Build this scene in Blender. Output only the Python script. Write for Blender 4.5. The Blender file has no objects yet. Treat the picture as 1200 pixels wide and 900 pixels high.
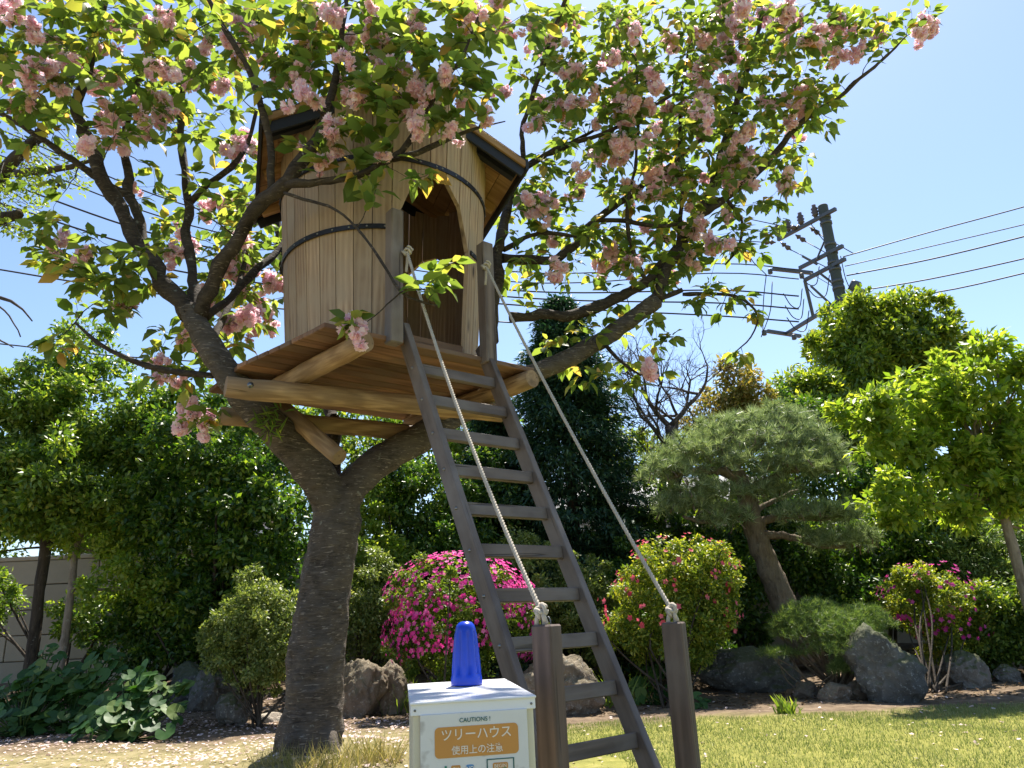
import bpy, math, random
import numpy as np
from mathutils import Vector, Matrix, noise as mnoise

# ------------------------------------------------------------------ camera, sky, sun, exposure
SC = bpy.context.scene
COL = SC.collection
rng = np.random.default_rng(11)
random.seed(11)
F = 866.0                      # focal length in pixels of a 1200 px wide picture
PITCH, ROLL, CAMH = math.radians(17.6), math.radians(2.6), 0.95
_R0 = np.array([1, 0, 0.]); _U0 = np.array([0, -math.sin(PITCH), math.cos(PITCH)])
FW = np.array([0, math.cos(PITCH), math.sin(PITCH)])
RT = _R0 * math.cos(ROLL) - _U0 * math.sin(ROLL)
UP = _R0 * math.sin(ROLL) + _U0 * math.cos(ROLL)
CAM = np.array([0, 0, CAMH])
cd = bpy.data.cameras.new('camera'); cam = bpy.data.objects.new('camera', cd); COL.objects.link(cam)
cd.sensor_width = 36.0; cd.lens = 36.0 * F / 1200.0; cd.clip_start = 0.05; cd.clip_end = 2000
cam.matrix_world = Matrix(((RT[0], UP[0], -FW[0], CAM[0]), (RT[1], UP[1], -FW[1], CAM[1]), (RT[2], UP[2], -FW[2], CAM[2]), (0, 0, 0, 1)))
SC.camera = cam
SUN_EL, SUN_AZ = math.radians(64), math.radians(19)     # behind the tree, to the right
SDIR = Vector((math.sin(SUN_AZ) * math.cos(SUN_EL), math.cos(SUN_AZ) * math.cos(SUN_EL), math.sin(SUN_EL)))
W = bpy.data.worlds.new('World'); SC.world = W; W.use_nodes = True
nt = W.node_tree
sky = nt.nodes.new('ShaderNodeTexSky'); sky.sky_type = 'NISHITA'; sky.sun_disc = False
sky.sun_elevation = SUN_EL; sky.sun_rotation = SUN_AZ; sky.altitude = 50; sky.air_density = 1.0; sky.dust_density = 0.7; sky.ozone_density = 3.0
nt.links.new(sky.outputs[0], nt.nodes['Background'].inputs[0]); nt.nodes['Background'].inputs[1].default_value = 0.093
sl = bpy.data.lights.new('sun', 'SUN'); sl.energy = 5.0; sl.angle = math.radians(0.5); sl.color = (1.0, 0.93, 0.82)
so = bpy.data.objects.new('sun', sl); COL.objects.link(so); so.rotation_euler = SDIR.to_track_quat('Z', 'Y').to_euler(); so.location = (6, 8, 15)
vs = SC.view_settings; vs.view_transform = 'Standard'; vs.look = 'None'; vs.gamma = 1.0; vs.exposure = 1.3; vs.use_curve_mapping = False
SC.cycles.max_bounces = 10; SC.cycles.transmission_bounces = 6; SC.cycles.diffuse_bounces = 5; SC.cycles.sample_clamp_indirect = 6.0

# ------------------------------------------------------------------ measuring helpers (picture -> place)
def ray(x, y): return FW + RT * (x - 600) / F + UP * (450 - y) / F
def at(x, y, Y):                      # point of the view ray at world distance Y
    d = ray(x, y); return CAM + d * (Y / d[1])
def atz(x, y, z):
    d = ray(x, y); return CAM + d * ((z - CAM[2]) / d[2])
def proj(P):
    d = np.asarray(P) - CAM; z = d @ FW
    return np.stack([600 + F * (d @ RT) / z, 450 - F * (d @ UP) / z, z], -1)
def mpp(P): return ((np.asarray(P) - CAM) @ FW) / F      # metres per pixel at P
TREE = np.array([-1.47, 5.5])
def gz(x, y):
    x = np.asarray(x, float); y = np.asarray(y, float)
    m = .2 * np.exp(-((x - TREE[0])**2 + (y - TREE[1])**2) / 1.1)
    t = np.clip((y - 8.6) / 3.5, 0, 1); b = .3 * t * t * (3 - 2 * t)
    n = .018 * np.sin(x * 1.7 + 1) * np.cos(y * 1.3) + .01 * np.sin(x * 4.1 + y * 3.3)
    k = np.clip((np.hypot(x, y) - 3) / 2, 0, 1)
    return m + b + n * k
def on_ground(x, y):
    z = 0.0
    for _ in range(12):
        p = atz(x, y, min(z, .8)); z = float(gz(p[0], p[1]))
    return np.array([p[0], p[1], float(gz(p[0], p[1]))])

# ------------------------------------------------------------------ node materials
class NT:
    def __init__(s, name):
        s.m = bpy.data.materials.new(name); s.m.use_nodes = True; s.t = s.m.node_tree; s.t.nodes.clear()
        s.out = s.t.nodes.new('ShaderNodeOutputMaterial')
    def n(s, typ, ins=None, **kw):
        nd = s.t.nodes.new(typ)
        for k, v in kw.items(): setattr(nd, k, v)
        for k, v in (ins or {}).items():
            if hasattr(v, 'is_output'): s.t.links.new(v, nd.inputs[k])
            else:
                if isinstance(v, tuple) and len(v) == 3 and nd.inputs[k].type == 'RGBA': v = (*v, 1)
                nd.inputs[k].default_value = v
        return nd
    def ramp(s, fac, stops):
        r = s.n('ShaderNodeValToRGB', {'Fac': fac}); e = r.color_ramp.elements
        while len(e) < len(stops): e.new(.5)
        for i, (p, c) in enumerate(stops):
            e[i].position = p; e[i].color = (*c, 1) if len(c) == 3 else c
        return r.outputs[0]
    def math(s, op, a, b=0.0, c=0.0): return s.n('ShaderNodeMath', {0: a, 1: b, 2: c}, operation=op).outputs[0]
    def mix(s, f, a, b, bt='MIX'):
        nd = s.n('ShaderNodeMix', data_type='RGBA', blend_type=bt)
        for k, v in ((0, f), (6, a), (7, b)):
            if hasattr(v, 'is_output'): s.t.links.new(v, nd.inputs[k])
            else: nd.inputs[k].default_value = (*v, 1) if isinstance(v, tuple) else v
        return nd.outputs[2]
    def coords(s, scale=(1, 1, 1), which='Object', shift=True):
        c = s.n('ShaderNodeTexCoord').outputs[which]
        m = s.n('ShaderNodeMapping', {'Vector': c, 'Scale': scale})
        if shift:
            r = s.n('ShaderNodeObjectInfo').outputs['Random']
            s.t.links.new(s.n('ShaderNodeCombineXYZ', {0: s.math('MULTIPLY', r, 37.), 1: s.math('MULTIPLY', r, 19.), 2: s.math('MULTIPLY', r, 53.)}).outputs[0], m.inputs['Location'])
        return m.outputs[0]
    def noise(s, v, sc, det=4, rough=.55, dist=0.0): return s.n('ShaderNodeTexNoise', {'Vector': v, 'Scale': sc, 'Detail': det, 'Roughness': rough, 'Distortion': dist}).outputs[0]
    def bump(s, h, st, dist=.01, prev=None):
        i = {'Height': h, 'Strength': st, 'Distance': dist}
        if prev is not None: i['Normal'] = prev
        return s.n('ShaderNodeBump', i).outputs[0]
    def bsdf(s, col, rough=.6, nrm=None, metal=0.0, spec=.4, **ex):
        i = {'Base Color': col, 'Roughness': rough, 'Metallic': metal, 'Specular IOR Level': spec}
        if nrm is not None: i['Normal'] = nrm
        i.update(ex)
        return s.n('ShaderNodeBsdfPrincipled', i).outputs[0]
    def done(s, sh): s.t.links.new(sh, s.out.inputs[0]); return s.m

def rnd_leaf(N):
    a = N.n('ShaderNodeNewGeometry').outputs['Random Per Island']; b = N.n('ShaderNodeObjectInfo').outputs['Random']
    return N.math('FRACT', N.math('ADD', a, N.math('MULTIPLY', b, 7.31)))
def leaf_mat(name, stops, trans=.4, tmul=(1.5, 1.55, .5), rough=.45, spec=.4):
    N = NT(name); r = rnd_leaf(N); c = N.ramp(r, stops)
    big = N.noise(N.coords(which='Object', shift=False), 1.3, 2)
    c = N.mix(N.math('MULTIPLY', N.math('SUBTRACT', big, .42), 1.2), c, N.mix(1.0, c, (1.25, 1.2, .85), 'MULTIPLY'))
    p = N.bsdf(c, rough, spec=spec)
    t = N.n('ShaderNodeBsdfTranslucent', {'Color': N.mix(1.0, c, tmul, 'MULTIPLY')}).outputs[0]
    return N.done(N.n('ShaderNodeMixShader', {0: trans, 1: p, 2: t}).outputs[0])
def wood_mat(name, dark, light, axis='z', rough=.65, grain=1.0, vary=.35, knots=False, weather=None, bump=.5, cracks=True):
    N = NT(name); st = {'x': (.06, 1, 1), 'y': (1, .06, 1), 'z': (1, 1, .06)}[axis]
    v = N.coords(st); g = N.noise(v, 42 * grain, 6, .65, .6); big = N.noise(N.coords((1, 1, 1)), 3.0, 3)
    ring = N.n('ShaderNodeTexWave', {'Vector': v, 'Scale': 9 * grain, 'Distortion': 9.0, 'Detail': 3.0, 'Detail Scale': 1.2}).outputs['Fac']
    f = N.math('MULTIPLY_ADD', ring, .35, N.math('MULTIPLY', g, .65))
    c = N.ramp(f, [(.2, dark), (.55, tuple((a + b) / 2 for a, b in zip(dark, light))), (.8, light)])
    r = N.n('ShaderNodeObjectInfo').outputs['Random']
    k = N.math('MULTIPLY_ADD', r, vary, 1 - vary / 2)
    c = N.mix(1.0, c, N.n('ShaderNodeCombineXYZ', {0: k, 1: k, 2: k}).outputs[0], 'MULTIPLY')
    if knots:
        vo = N.n('ShaderNodeTexVoronoi', {'Vector': N.coords({'x': (.35, 1, 1), 'y': (1, .35, 1), 'z': (1, 1, .35)}[axis]), 'Scale': 5.5}).outputs['Distance']
        c = N.mix(N.ramp(vo, [(.05, (1, 1, 1)), (.14, (0, 0, 0))]), c, tuple(x * .35 for x in dark))
    if weather: c = N.mix(N.ramp(big, [(.4, (0, 0, 0)), (.68, (1, 1, 1))]), c, weather)
    if cracks:
        cs = {'x': (.035, 1, 1), 'y': (1, .035, 1), 'z': (1, 1, .035)}[axis]; cn = N.noise(N.coords(cs), 26., 2, .5, .4)
        ck = N.ramp(cn, [(.635, (0, 0, 0)), (.655, (1, 1, 1)), (.675, (1, 1, 1)), (.695, (0, 0, 0))]); c = N.mix(N.math('MULTIPLY', ck, .75), c, tuple(x * .35 for x in dark)); f = N.math('SUBTRACT', f, N.math('MULTIPLY', ck, .8))
        st_ = N.ramp(N.noise(N.coords({'x': (.25, 1, 1), 'y': (1, .25, 1), 'z': (1, 1, .25)}[axis]), 7., 5, .7), [(.5, (0, 0, 0)), (.72, (1, 1, 1))]); c = N.mix(N.math('MULTIPLY', st_, .45), c, tuple(x * .7 for x in dark))
    b = N.bump(f, bump, .004)
    return N.done(N.bsdf(c, rough, b, spec=.3))

def flat_mat(name, col, rough=.6, metal=0.0, spec=.4, var=.12, sc=8., bump=.1):
    N = NT(name); n = N.noise(N.coords(), sc, 5)
    c = N.mix(n, tuple(x * (1 - var) for x in col), tuple(min(1, x * (1 + var)) for x in col))
    return N.done(N.bsdf(c, rough, N.bump(N.noise(N.coords(), sc * 9, 4), bump, .003), metal, spec))

def bark_mat(name, a, b, c, lent=True, z=34.):
    N = NT(name); v = N.coords((1, 1, 1), shift=False)
    n1 = N.noise(N.coords((12, 12, z * 1.9) if lent else (22, 22, 4), shift=False), 1.0, 9, .7, .8)
    n2 = N.noise(v, 5.0, 6, .65); n3 = N.noise(v, 90.0, 4)
    col = N.ramp(n1, [(.34, a), (.5, b), (.72, c)])
    col = N.mix(N.ramp(n2, [(.38, (0, 0, 0)), (.72, (.8, .8, .8))]), col, tuple(x * .85 for x in c))
    if lent:
        ln = N.ramp(N.noise(N.coords((16, 16, 110), shift=False), 1.0, 2), [(.63, (0, 0, 0)), (.67, (1, 1, 1))])
        col = N.mix(N.math('MULTIPLY', ln, .7), col, tuple(min(1, x * 2.0) for x in c))
    lich = N.ramp(N.noise(v, 18.0, 3), [(.66, (0, 0, 0)), (.71, (1, 1, 1))])
    col = N.mix(N.math('MULTIPLY', lich, .45), col, (.34, .35, .30))
    h = N.math('ADD', N.math('MULTIPLY', n3, .25), N.math('ADD', n1, N.math('MULTIPLY', n2, .6)))
    return N.done(N.bsdf(col, .85, N.bump(h, .9, .018), spec=.2))

def rock_mat(name, a, b, moss=.3, lichen=(.5, .49, .44)):
    N = NT(name); v = N.coords(); n = N.noise(v, 3.5, 8, .68); f = N.noise(v, 26., 6, .7)
    col = N.ramp(n, [(.3, a), (.52, tuple((x + y) / 2 for x, y in zip(a, b))), (.72, b)])
    col = N.mix(N.ramp(f, [(.56, (0, 0, 0)), (.7, (.8, .8, .8))]), col, lichen)
    vor = N.n('ShaderNodeTexVoronoi', {'Vector': v, 'Scale': 5.0}, feature='DISTANCE_TO_EDGE').outputs[0]
    up = N.n('ShaderNodeSeparateXYZ', {0: N.n('ShaderNodeNewGeometry').outputs['Normal']}).outputs[2]
    mk = N.math('MULTIPLY', N.ramp(N.math('ADD', up, N.math('MULTIPLY', n, .9)), [(.75, (0, 0, 0)), (1.0, (1, 1, 1))]), moss)
    col = N.mix(mk, col, (.07, .085, .02))
    h = N.math('ADD', n, N.math('MULTIPLY', f, .55))
    return N.done(N.bsdf(col, .88, N.bump(h, 1.0, .05), spec=.25))

M = {}
M['cherry_leaf'] = leaf_mat('cherry leaf', [(0, (.075, .125, .035)), (.5, (.125, .18, .055)), (.78, (.185, .235, .075)), (.91, (.28, .28, .08)), (1, (.38, .22, .10))], .62, (1.9, 1.85, .7), .45)
M['blossom'] = leaf_mat('cherry blossom', [(0, (.84, .54, .64)), (.4, (.91, .71, .78)), (1, (.95, .87, .90))], .5, (1.02, .94, 1.0), .75, .08)
M['petal'] = leaf_mat('fallen petal', [(0, (.50, .36, .33)), (.5, (.66, .52, .50)), (1, (.80, .68, .68))], .2, (1, 1, 1), .7, .1)
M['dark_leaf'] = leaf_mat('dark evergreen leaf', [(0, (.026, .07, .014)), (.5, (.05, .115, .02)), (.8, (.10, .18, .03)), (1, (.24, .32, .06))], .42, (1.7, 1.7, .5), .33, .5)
M['mid_leaf'] = leaf_mat('mid green leaf', [(0, (.06, .125, .022)), (.5, (.115, .20, .035)), (.85, (.21, .30, .055)), (1, (.36, .40, .10))], .5, (1.6, 1.55, .5), .38, .45)
M['light_leaf'] = leaf_mat('light green leaf', [(0, (.10, .17, .03)), (.6, (.18, .26, .05)), (1, (.32, .36, .11))], .48, (1.5, 1.5, .5), .4, .4)
M['bright_leaf'] = leaf_mat('bright spring leaf', [(0, (.11, .20, .03)), (.6, (.20, .30, .05)), (1, (.36, .42, .10))], .58, (1.6, 1.5, .5), .4, .4)
M['camphor_leaf'] = leaf_mat('glossy rounded tree leaf', [(0, (.075, .14, .022)), (.6, (.16, .24, .04)), (.9, (.29, .35, .06)), (1, (.42, .45, .10))], .5, (1.6, 1.5, .45), .35, .5)
M['conifer'] = leaf_mat('conifer scale leaf', [(0, (.014, .045, .028)), (.7, (.032, .080, .045)), (1, (.09, .15, .07))], .2, (1.3, 1.5, .8), .5, .3)
M['pine'] = leaf_mat('pine needle', [(0, (.10, .15, .07)), (.6, (.22, .28, .14)), (1, (.44, .49, .32))], .35, (1.3, 1.4, .8), .4, .4)
M['juniper'] = leaf_mat('juniper needle', [(0, (.06, .11, .035)), (.6, (.13, .20, .06)), (1, (.28, .33, .12))], .35, (1.4, 1.5, .6), .45, .3)
M['orange_leaf'] = leaf_mat('orange young leaf', [(0, (.15, .17, .04)), (.5, (.24, .22, .06)), (1, (.36, .25, .09))], .4, (1.3, 1.25, .6), .45, .3)
M['side_leaf'] = leaf_mat('yellow green young leaf', [(0, (.12, .19, .03)), (1, (.27, .33, .06))], .5, (1.5, 1.5, .5), .45, .3)
M['azalea_leaf'] = leaf_mat('azalea leaf', [(0, (.05, .10, .018)), (.6, (.11, .18, .03)), (.92, (.23, .30, .05)), (1, (.34, .36, .08))], .48, (1.5, 1.5, .5), .42, .35)
M['azalea_yellow'] = leaf_mat('yellowish azalea leaf', [(0, (.07, .13, .02)), (.45, (.15, .22, .035)), (.75, (.28, .34, .05)), (1, (.44, .43, .10))], .5, (1.5, 1.4, .45), .42, .35)
M['box_leaf'] = leaf_mat('pale clipped leaf', [(0, (.09, .13, .035)), (.6, (.18, .24, .07)), (1, (.33, .36, .14))], .45, (1.4, 1.4, .6), .4, .4)
M['magenta'] = leaf_mat('magenta azalea flower', [(0, (.60, .03, .28)), (.6, (.76, .08, .42)), (1, (.85, .24, .55))], .38, (1.3, 1.0, 1.15), .6, .15)
M['redpink'] = leaf_mat('coral azalea flower', [(0, (.60, .05, .12)), (1, (.78, .20, .28))], .4, (1.2, .9, .9), .6, .15)
M['purple'] = leaf_mat('purple azalea flower', [(0, (.42, .02, .22)), (1, (.66, .12, .42))], .4, (1.3, .9, 1.1), .6, .15)
M['butterbur'] = leaf_mat('round glossy plant leaf', [(0, (.025, .075, .018)), (.7, (.05, .12, .026)), (1, (.13, .19, .045))], .3, (1.4, 1.6, .5), .5, .3)
M['grass'] = leaf_mat('lawn blade', [(0, (.12, .16, .05)), (.5, (.20, .245, .085)), (1, (.36, .36, .18))], .35, (1.2, 1.25, .7), .5, .3)
M['dry_grass'] = leaf_mat('dry grass blade', [(0, (.12, .15, .03)), (.5, (.30, .26, .10)), (1, (.50, .40, .20))], .4, (1.2, 1.2, .8), .6, .2)
M['cherry_bark'] = bark_mat('cherry bark', (.024, .020, .017), (.072, .058, .047), (.165, .14, .115))
M['limb_bark'] = bark_mat('cherry limb bark', (.014, .011, .009), (.040, .031, .025), (.095, .077, .06), True, 20.)
M['dark_bark'] = bark_mat('dark bark', (.018, .015, .012), (.045, .036, .028), (.10, .08, .06), False)
M['grey_bark'] = bark_mat('grey twig bark', (.035, .03, .028), (.07, .06, .055), (.13, .11, .10), False)
M['pine_bark'] = bark_mat('pine bark', (.05, .038, .028), (.13, .10, .072), (.24, .19, .14), False)
M['pale_bark'] = bark_mat('pale trunk bark', (.10, .08, .06), (.20, .16, .12), (.36, .31, .25), False)
M['stave'] = wood_mat('light cedar staves', (.25, .16, .10), (.49, .355, .24), 'z', .65, 1.0, .5, knots=True, weather=(.36, .275, .195), cracks=False)
M['stave_in'] = wood_mat('red cedar inside', (.42, .19, .13), (.60, .32, .23), 'z', .6, 1.0, .4)
M['deck'] = wood_mat('reddish deck board', (.13, .062, .032), (.29, .155, .085), 'x', .65, .8, .6, weather=(.17, .11, .07))
M['log'] = wood_mat('peeled log', (.20, .115, .052), (.50, .335, .175), 'x', .65, 1.7, .2, knots=True, weather=(.24, .16, .09))
M['logend'] = wood_mat('log end grain', (.32, .19, .09), (.52, .34, .18), 'x', .8, .8, .2)
M['weathered'] = wood_mat('weathered brown timber', (.085, .060, .045), (.20, .150, .115), 'z', .62, .8, .25, weather=(.21, .175, .15))
M['railwood'] = wood_mat('weathered rail timber', (.070, .050, .040), (.165, .125, .10), 'x', .5, .8, .2, knots=True, weather=(.18, .15, .13))
M['postwood'] = wood_mat('brown stained post', (.065, .043, .034), (.145, .098, .076), 'z', .6, .8, .3, knots=True, weather=(.125, .097, .082))
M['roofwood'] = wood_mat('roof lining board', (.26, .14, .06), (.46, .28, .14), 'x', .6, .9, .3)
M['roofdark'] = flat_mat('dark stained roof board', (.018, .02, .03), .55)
M['iron'] = flat_mat('dark iron band', (.035, .033, .035), .42, .7, .5, .3)
M['rivet'] = flat_mat('rivet steel', (.25, .25, .25), .35, .9)
M['rope'] = flat_mat('cotton rope', (.44, .39, .32), .85, 0, .2, .3, 60., .5)
def sign_white():
    N = NT('weathered white panel'); n = N.noise(N.coords(), 9., 6, .7); s = N.noise(N.coords(), 20., 2)
    c = N.mix(n, (.60, .59, .56), (.72, .72, .71))
    c = N.mix(N.math('MULTIPLY', N.ramp(s, [(.60, (0, 0, 0)), (.70, (1, 1, 1))]), .6), c, (.30, .28, .25))
    return N.done(N.bsdf(c, .4, spec=.5))
M['signwhite'] = sign_white()
M['lid'] = flat_mat('white painted lid', (.74, .75, .78), .32, 0, .5, .08, 5.)
M['ivory'] = flat_mat('ivory edge strip', (.62, .57, .42), .5, 0, .4, .12)
M['teal'] = flat_mat('green print', (.03, .12, .11), .6)
M['signgreen'] = flat_mat('sign green print', (.03, .22, .14), .6)
M['orange'] = flat_mat('orange print', (.56, .26, .06), .5, 0, .4, .1)
M['paleprint'] = flat_mat('pale print', (.78, .70, .58), .5)
M['blueprint'] = flat_mat('blue print', (.10, .26, .50), .5)
M['blue'] = flat_mat('blue plastic', (.004, .040, .46), .28, 0, .5, .25, 14., .1)
M['rock_grey'] = rock_mat('grey garden rock', (.075, .07, .062), (.25, .235, .21), .7)
M['rock_brown'] = rock_mat('brown craggy rock', (.10, .075, .055), (.34, .27, .21), .25)
M['rock_dark'] = rock_mat('dark grey rock', (.05, .05, .048), (.20, .195, .18), .6, (.42, .42, .40))
M['rock_pale'] = rock_mat('pale flat stone', (.30, .25, .20), (.50, .44, .37), .0)
def block_mat():
    N = NT('beige concrete block'); n = N.noise(N.coords(), 2.5, 6, .65); f = N.noise(N.coords(), 45., 4)
    c = N.mix(n, (.25, .21, .16), (.37, .32, .25)); r = N.n('ShaderNodeObjectInfo').outputs['Random']
    k = N.math('MULTIPLY_ADD', r, .2, .9)
    c = N.mix(1.0, c, N.n('ShaderNodeCombineXYZ', {0: k, 1: k, 2: k}).outputs[0], 'MULTIPLY')
    return N.done(N.bsdf(c, .85, N.bump(f, .5, .006), spec=.2))
M['block'] = block_mat()
M['mortar'] = flat_mat('mortar', (.16, .135, .11), .9)
M['pole'] = flat_mat('concrete pole', (.065, .075, .066), .8, 0, .3, .3, 3.)
M['steel'] = flat_mat('galvanised steel', (.11, .115, .12), .5, .5)
M['wire'] = flat_mat('black cable', (.02, .02, .022), .6)
M['ceramic'] = flat_mat('brown insulator', (.10, .075, .065), .25)
M['plaster'] = flat_mat('pale house wall', (.62, .62, .60), .8)
M['glass'] = flat_mat('dark window glass', (.05, .07, .09), .1, 0, .6)
M['tile'] = flat_mat('grey roof tile', (.09, .10, .115), .6)
M['tape'] = flat_mat('white tape', (.74, .74, .72), .6)

# ------------------------------------------------------------------ mesh helpers
def obj(name, me, parent=None, loc=None, rot=None, mats=None):
    o = bpy.data.objects.new(name, me); COL.objects.link(o)
    if me is not None and mats:
        me.materials.clear()
        for m in mats: me.materials.append(M[m])
    if parent is not None: o.parent = parent
    if loc is not None: o.location = tuple(float(v) for v in loc)
    if rot is not None: o.rotation_euler = rot
    return o
def tag(o, label=None, cat=None, group=None, kind=None):
    if label: o['label'] = label
    if cat: o['category'] = cat
    if group: o['group'] = group
    if kind: o['kind'] = kind
    return o
def thing(name, label, cat, loc=(0, 0, 0), rz=0.0, group=None):
    o = bpy.data.objects.new(name, None); COL.objects.link(o); o.location = tuple(float(v) for v in loc); o.rotation_euler = (0, 0, rz)
    o.empty_display_size = .2
    return tag(o, label, cat, group)
def npmesh(name, V, Fc, smooth=False):
    me = bpy.data.meshes.new(name); V = np.ascontiguousarray(V, np.float32); Fc = np.ascontiguousarray(Fc, np.int32); k = Fc.shape[1]
    me.vertices.add(len(V)); me.vertices.foreach_set('co', V.ravel())
    me.loops.add(Fc.size); me.loops.foreach_set('vertex_index', Fc.ravel())
    me.polygons.add(len(Fc)); me.polygons.foreach_set('loop_start', np.arange(0, Fc.size, k, dtype=np.int32))
    if smooth: me.polygons.foreach_set('use_smooth', np.ones(len(Fc), bool))
    me.update(calc_edges=True); me.validate()
    return me
class MB:
    def __init__(s): s.v = []; s.f = []; s.mi = []; s.sm = []
    def add(s, V, Fs, mi=0, smooth=False):
        o = len(s.v); s.v.extend([tuple(map(float, p)) for p in V])
        for f in Fs: s.f.append(tuple(int(i) + o for i in f)); s.mi.append(mi); s.sm.append(smooth)
        return s
    def box(s, c, size, R=None, bev=0.0, mi=0):
        h = np.array(size, float) / 2
        if bev <= 0:
            V = np.array([[x, y, z] for x in (-1, 1) for y in (-1, 1) for z in (-1, 1)]) * h
            Fs = [(0, 1, 3, 2), (4, 6, 7, 5), (0, 4, 5, 1), (2, 3, 7, 6), (0, 2, 6, 4), (1, 5, 7, 3)]
        else:
            V = []; idx = {}
            for sx in (-1, 1):
                for sy in (-1, 1):
                    for sz in (-1, 1):
                        for ax in range(3):
                            p = np.array([sx, sy, sz]) * (h - bev); p[ax] = (sx, sy, sz)[ax] * h[ax]
                            idx[(sx, sy, sz, ax)] = len(V); V.append(p)
            Fs = []
            for ax in range(3):
                a, b = [i for i in range(3) if i != ax]
                for sg in (-1, 1):
                    q = []
                    for u, w in ((-1, -1), (1, -1), (1, 1), (-1, 1)):
                        t = [0, 0, 0]; t[ax] = sg; t[a] = u; t[b] = w; q.append(idx[(*t, ax)])
                    if (sg > 0) != (ax != 1): q = q[::-1]
                    Fs.append(tuple(q))
            for ax in range(3):
                a, b = [i for i in range(3) if i != ax]
                for u in (-1, 1):
                    for w in (-1, 1):
                        t0 = [0, 0, 0]; t0[a] = u; t0[b] = w; t1 = list(t0); t0[ax] = -1; t1[ax] = 1
                        Fs.append((idx[(*t0, a)], idx[(*t1, a)], idx[(*t1, b)], idx[(*t0, b)]))
            for sx in (-1, 1):
                for sy in (-1, 1):
                    for sz in (-1, 1): Fs.append(tuple(idx[(sx, sy, sz, ax)] for ax in range(3)))
            V = np.array(V)
        if R is not None: V = V @ np.array(R).T
        return s.add(V + np.array(c), Fs, mi)
    def tube(s, P, rad, sides=8, cap=True, mi=0, smooth=True, wob=0.0, seed=0):
        V, Fq = tube_np(P, rad, sides, wob, seed); s.add(V, Fq, mi, smooth)
        if cap:
            o = len(s.v) - len(V); n = len(P)
            s.f.append(tuple(o + i for i in range(sides))[::-1]); s.mi.append(mi); s.sm.append(False)
            s.f.append(tuple(o + (n - 1) * sides + i for i in range(sides))); s.mi.append(mi); s.sm.append(False)
        return s
    def lathe(s, prof, c=(0, 0, 0), sides=24, mi=0, smooth=True, R=None, ripple=None):
        n = len(prof); V = []
        for j, (r, z) in enumerate(prof):
            for i in range(sides):
                a = 2 * math.pi * i / sides; rr = r * (1 + (ripple(a, j) if ripple else 0)); V.append((rr * math.cos(a), rr * math.sin(a), z))
        V = np.array(V)
        if R is not None: V = V @ np.array(R).T
        Fs = [(j * sides + i, j * sides + (i + 1) % sides, (j + 1) * sides + (i + 1) % sides, (j + 1) * sides + i) for j in range(n - 1) for i in range(sides)]
        s.add(V + np.array(c), Fs, mi, smooth)
        o = len(s.v) - len(V)
        s.f.append(tuple(o + i for i in range(sides))[::-1]); s.mi.append(mi); s.sm.append(False)
        s.f.append(tuple(o + (n - 1) * sides + i for i in range(sides))); s.mi.append(mi); s.sm.append(False)
        return s
    def mesh(s, name):
        me = bpy.data.meshes.new(name); me.from_pydata(s.v, [], s.f)
        me.polygons.foreach_set('material_index', np.array(s.mi, np.int32)); me.polygons.foreach_set('use_smooth', np.array(s.sm, bool))
        me.update(); return me
def frames(P):
    P = np.asarray(P, float); T = np.gradient(P, axis=0); T /= np.linalg.norm(T, axis=1)[:, None] + 1e-9
    n = np.cross(T[0], [0, 0, 1.]);
    if np.linalg.norm(n) < .1: n = np.cross(T[0], [1., 0, 0])
    n /= np.linalg.norm(n); Ns = [n]
    for i in range(1, len(P)):
        n = Ns[-1] - T[i] * (Ns[-1] @ T[i]); n /= np.linalg.norm(n) + 1e-9; Ns.append(n)
    Ns = np.array(Ns); return T, Ns, np.cross(T, Ns)
def tube_np(P, rad, sides=8, wob=0.0, seed=0):
    P = np.asarray(P, float); n = len(P); rad = np.broadcast_to(np.asarray(rad, float), (n,)); T, N_, B = frames(P)
    a = np.arange(sides) * 2 * math.pi / sides
    rr = np.repeat(rad[:, None], sides, 1)
    if wob:
        r0 = np.random.default_rng(seed); k = r0.normal(0, 1, (n, sides)); k = (k + np.roll(k, 1, 1) + np.roll(k, 1, 0)) / 1.7; rr = rr * (1 + wob * k)
    V = P[:, None] + rr[..., None] * (np.cos(a)[None, :, None] * N_[:, None] + np.sin(a)[None, :, None] * B[:, None])
    i = np.arange(n - 1)[:, None] * sides; j = np.arange(sides)[None]; j2 = (j + 1) % sides
    Fq = np.stack([i + j, i + j2, i + sides + j2, i + sides + j], -1).reshape(-1, 4)
    return V.reshape(-1, 3), Fq
def spline(P, step=.08):
    P = np.asarray(P, float); k = P.shape[1]; Q = np.vstack([2 * P[0] - P[1], P, 2 * P[-1] - P[-2]]); out = []
    for i in range(1, len(Q) - 2):
        L = np.linalg.norm(Q[i + 1, :3] - Q[i, :3]); m = max(2, int(L / step))
        t = np.linspace(0, 1, m, endpoint=False)[:, None]
        p0, p1, p2, p3 = Q[i - 1], Q[i], Q[i + 1], Q[i + 2]
        out.append(.5 * (2 * p1 + (p2 - p0) * t + (2 * p0 - 5 * p1 + 4 * p2 - p3) * t**2 + (3 * p1 - p0 - 3 * p2 + p3) * t**3))
    out.append(P[-1:]); return np.vstack(out)
def unit(v): v = np.asarray(v, float); return v / (np.linalg.norm(v, axis=-1, keepdims=True) + 1e-9)

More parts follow.
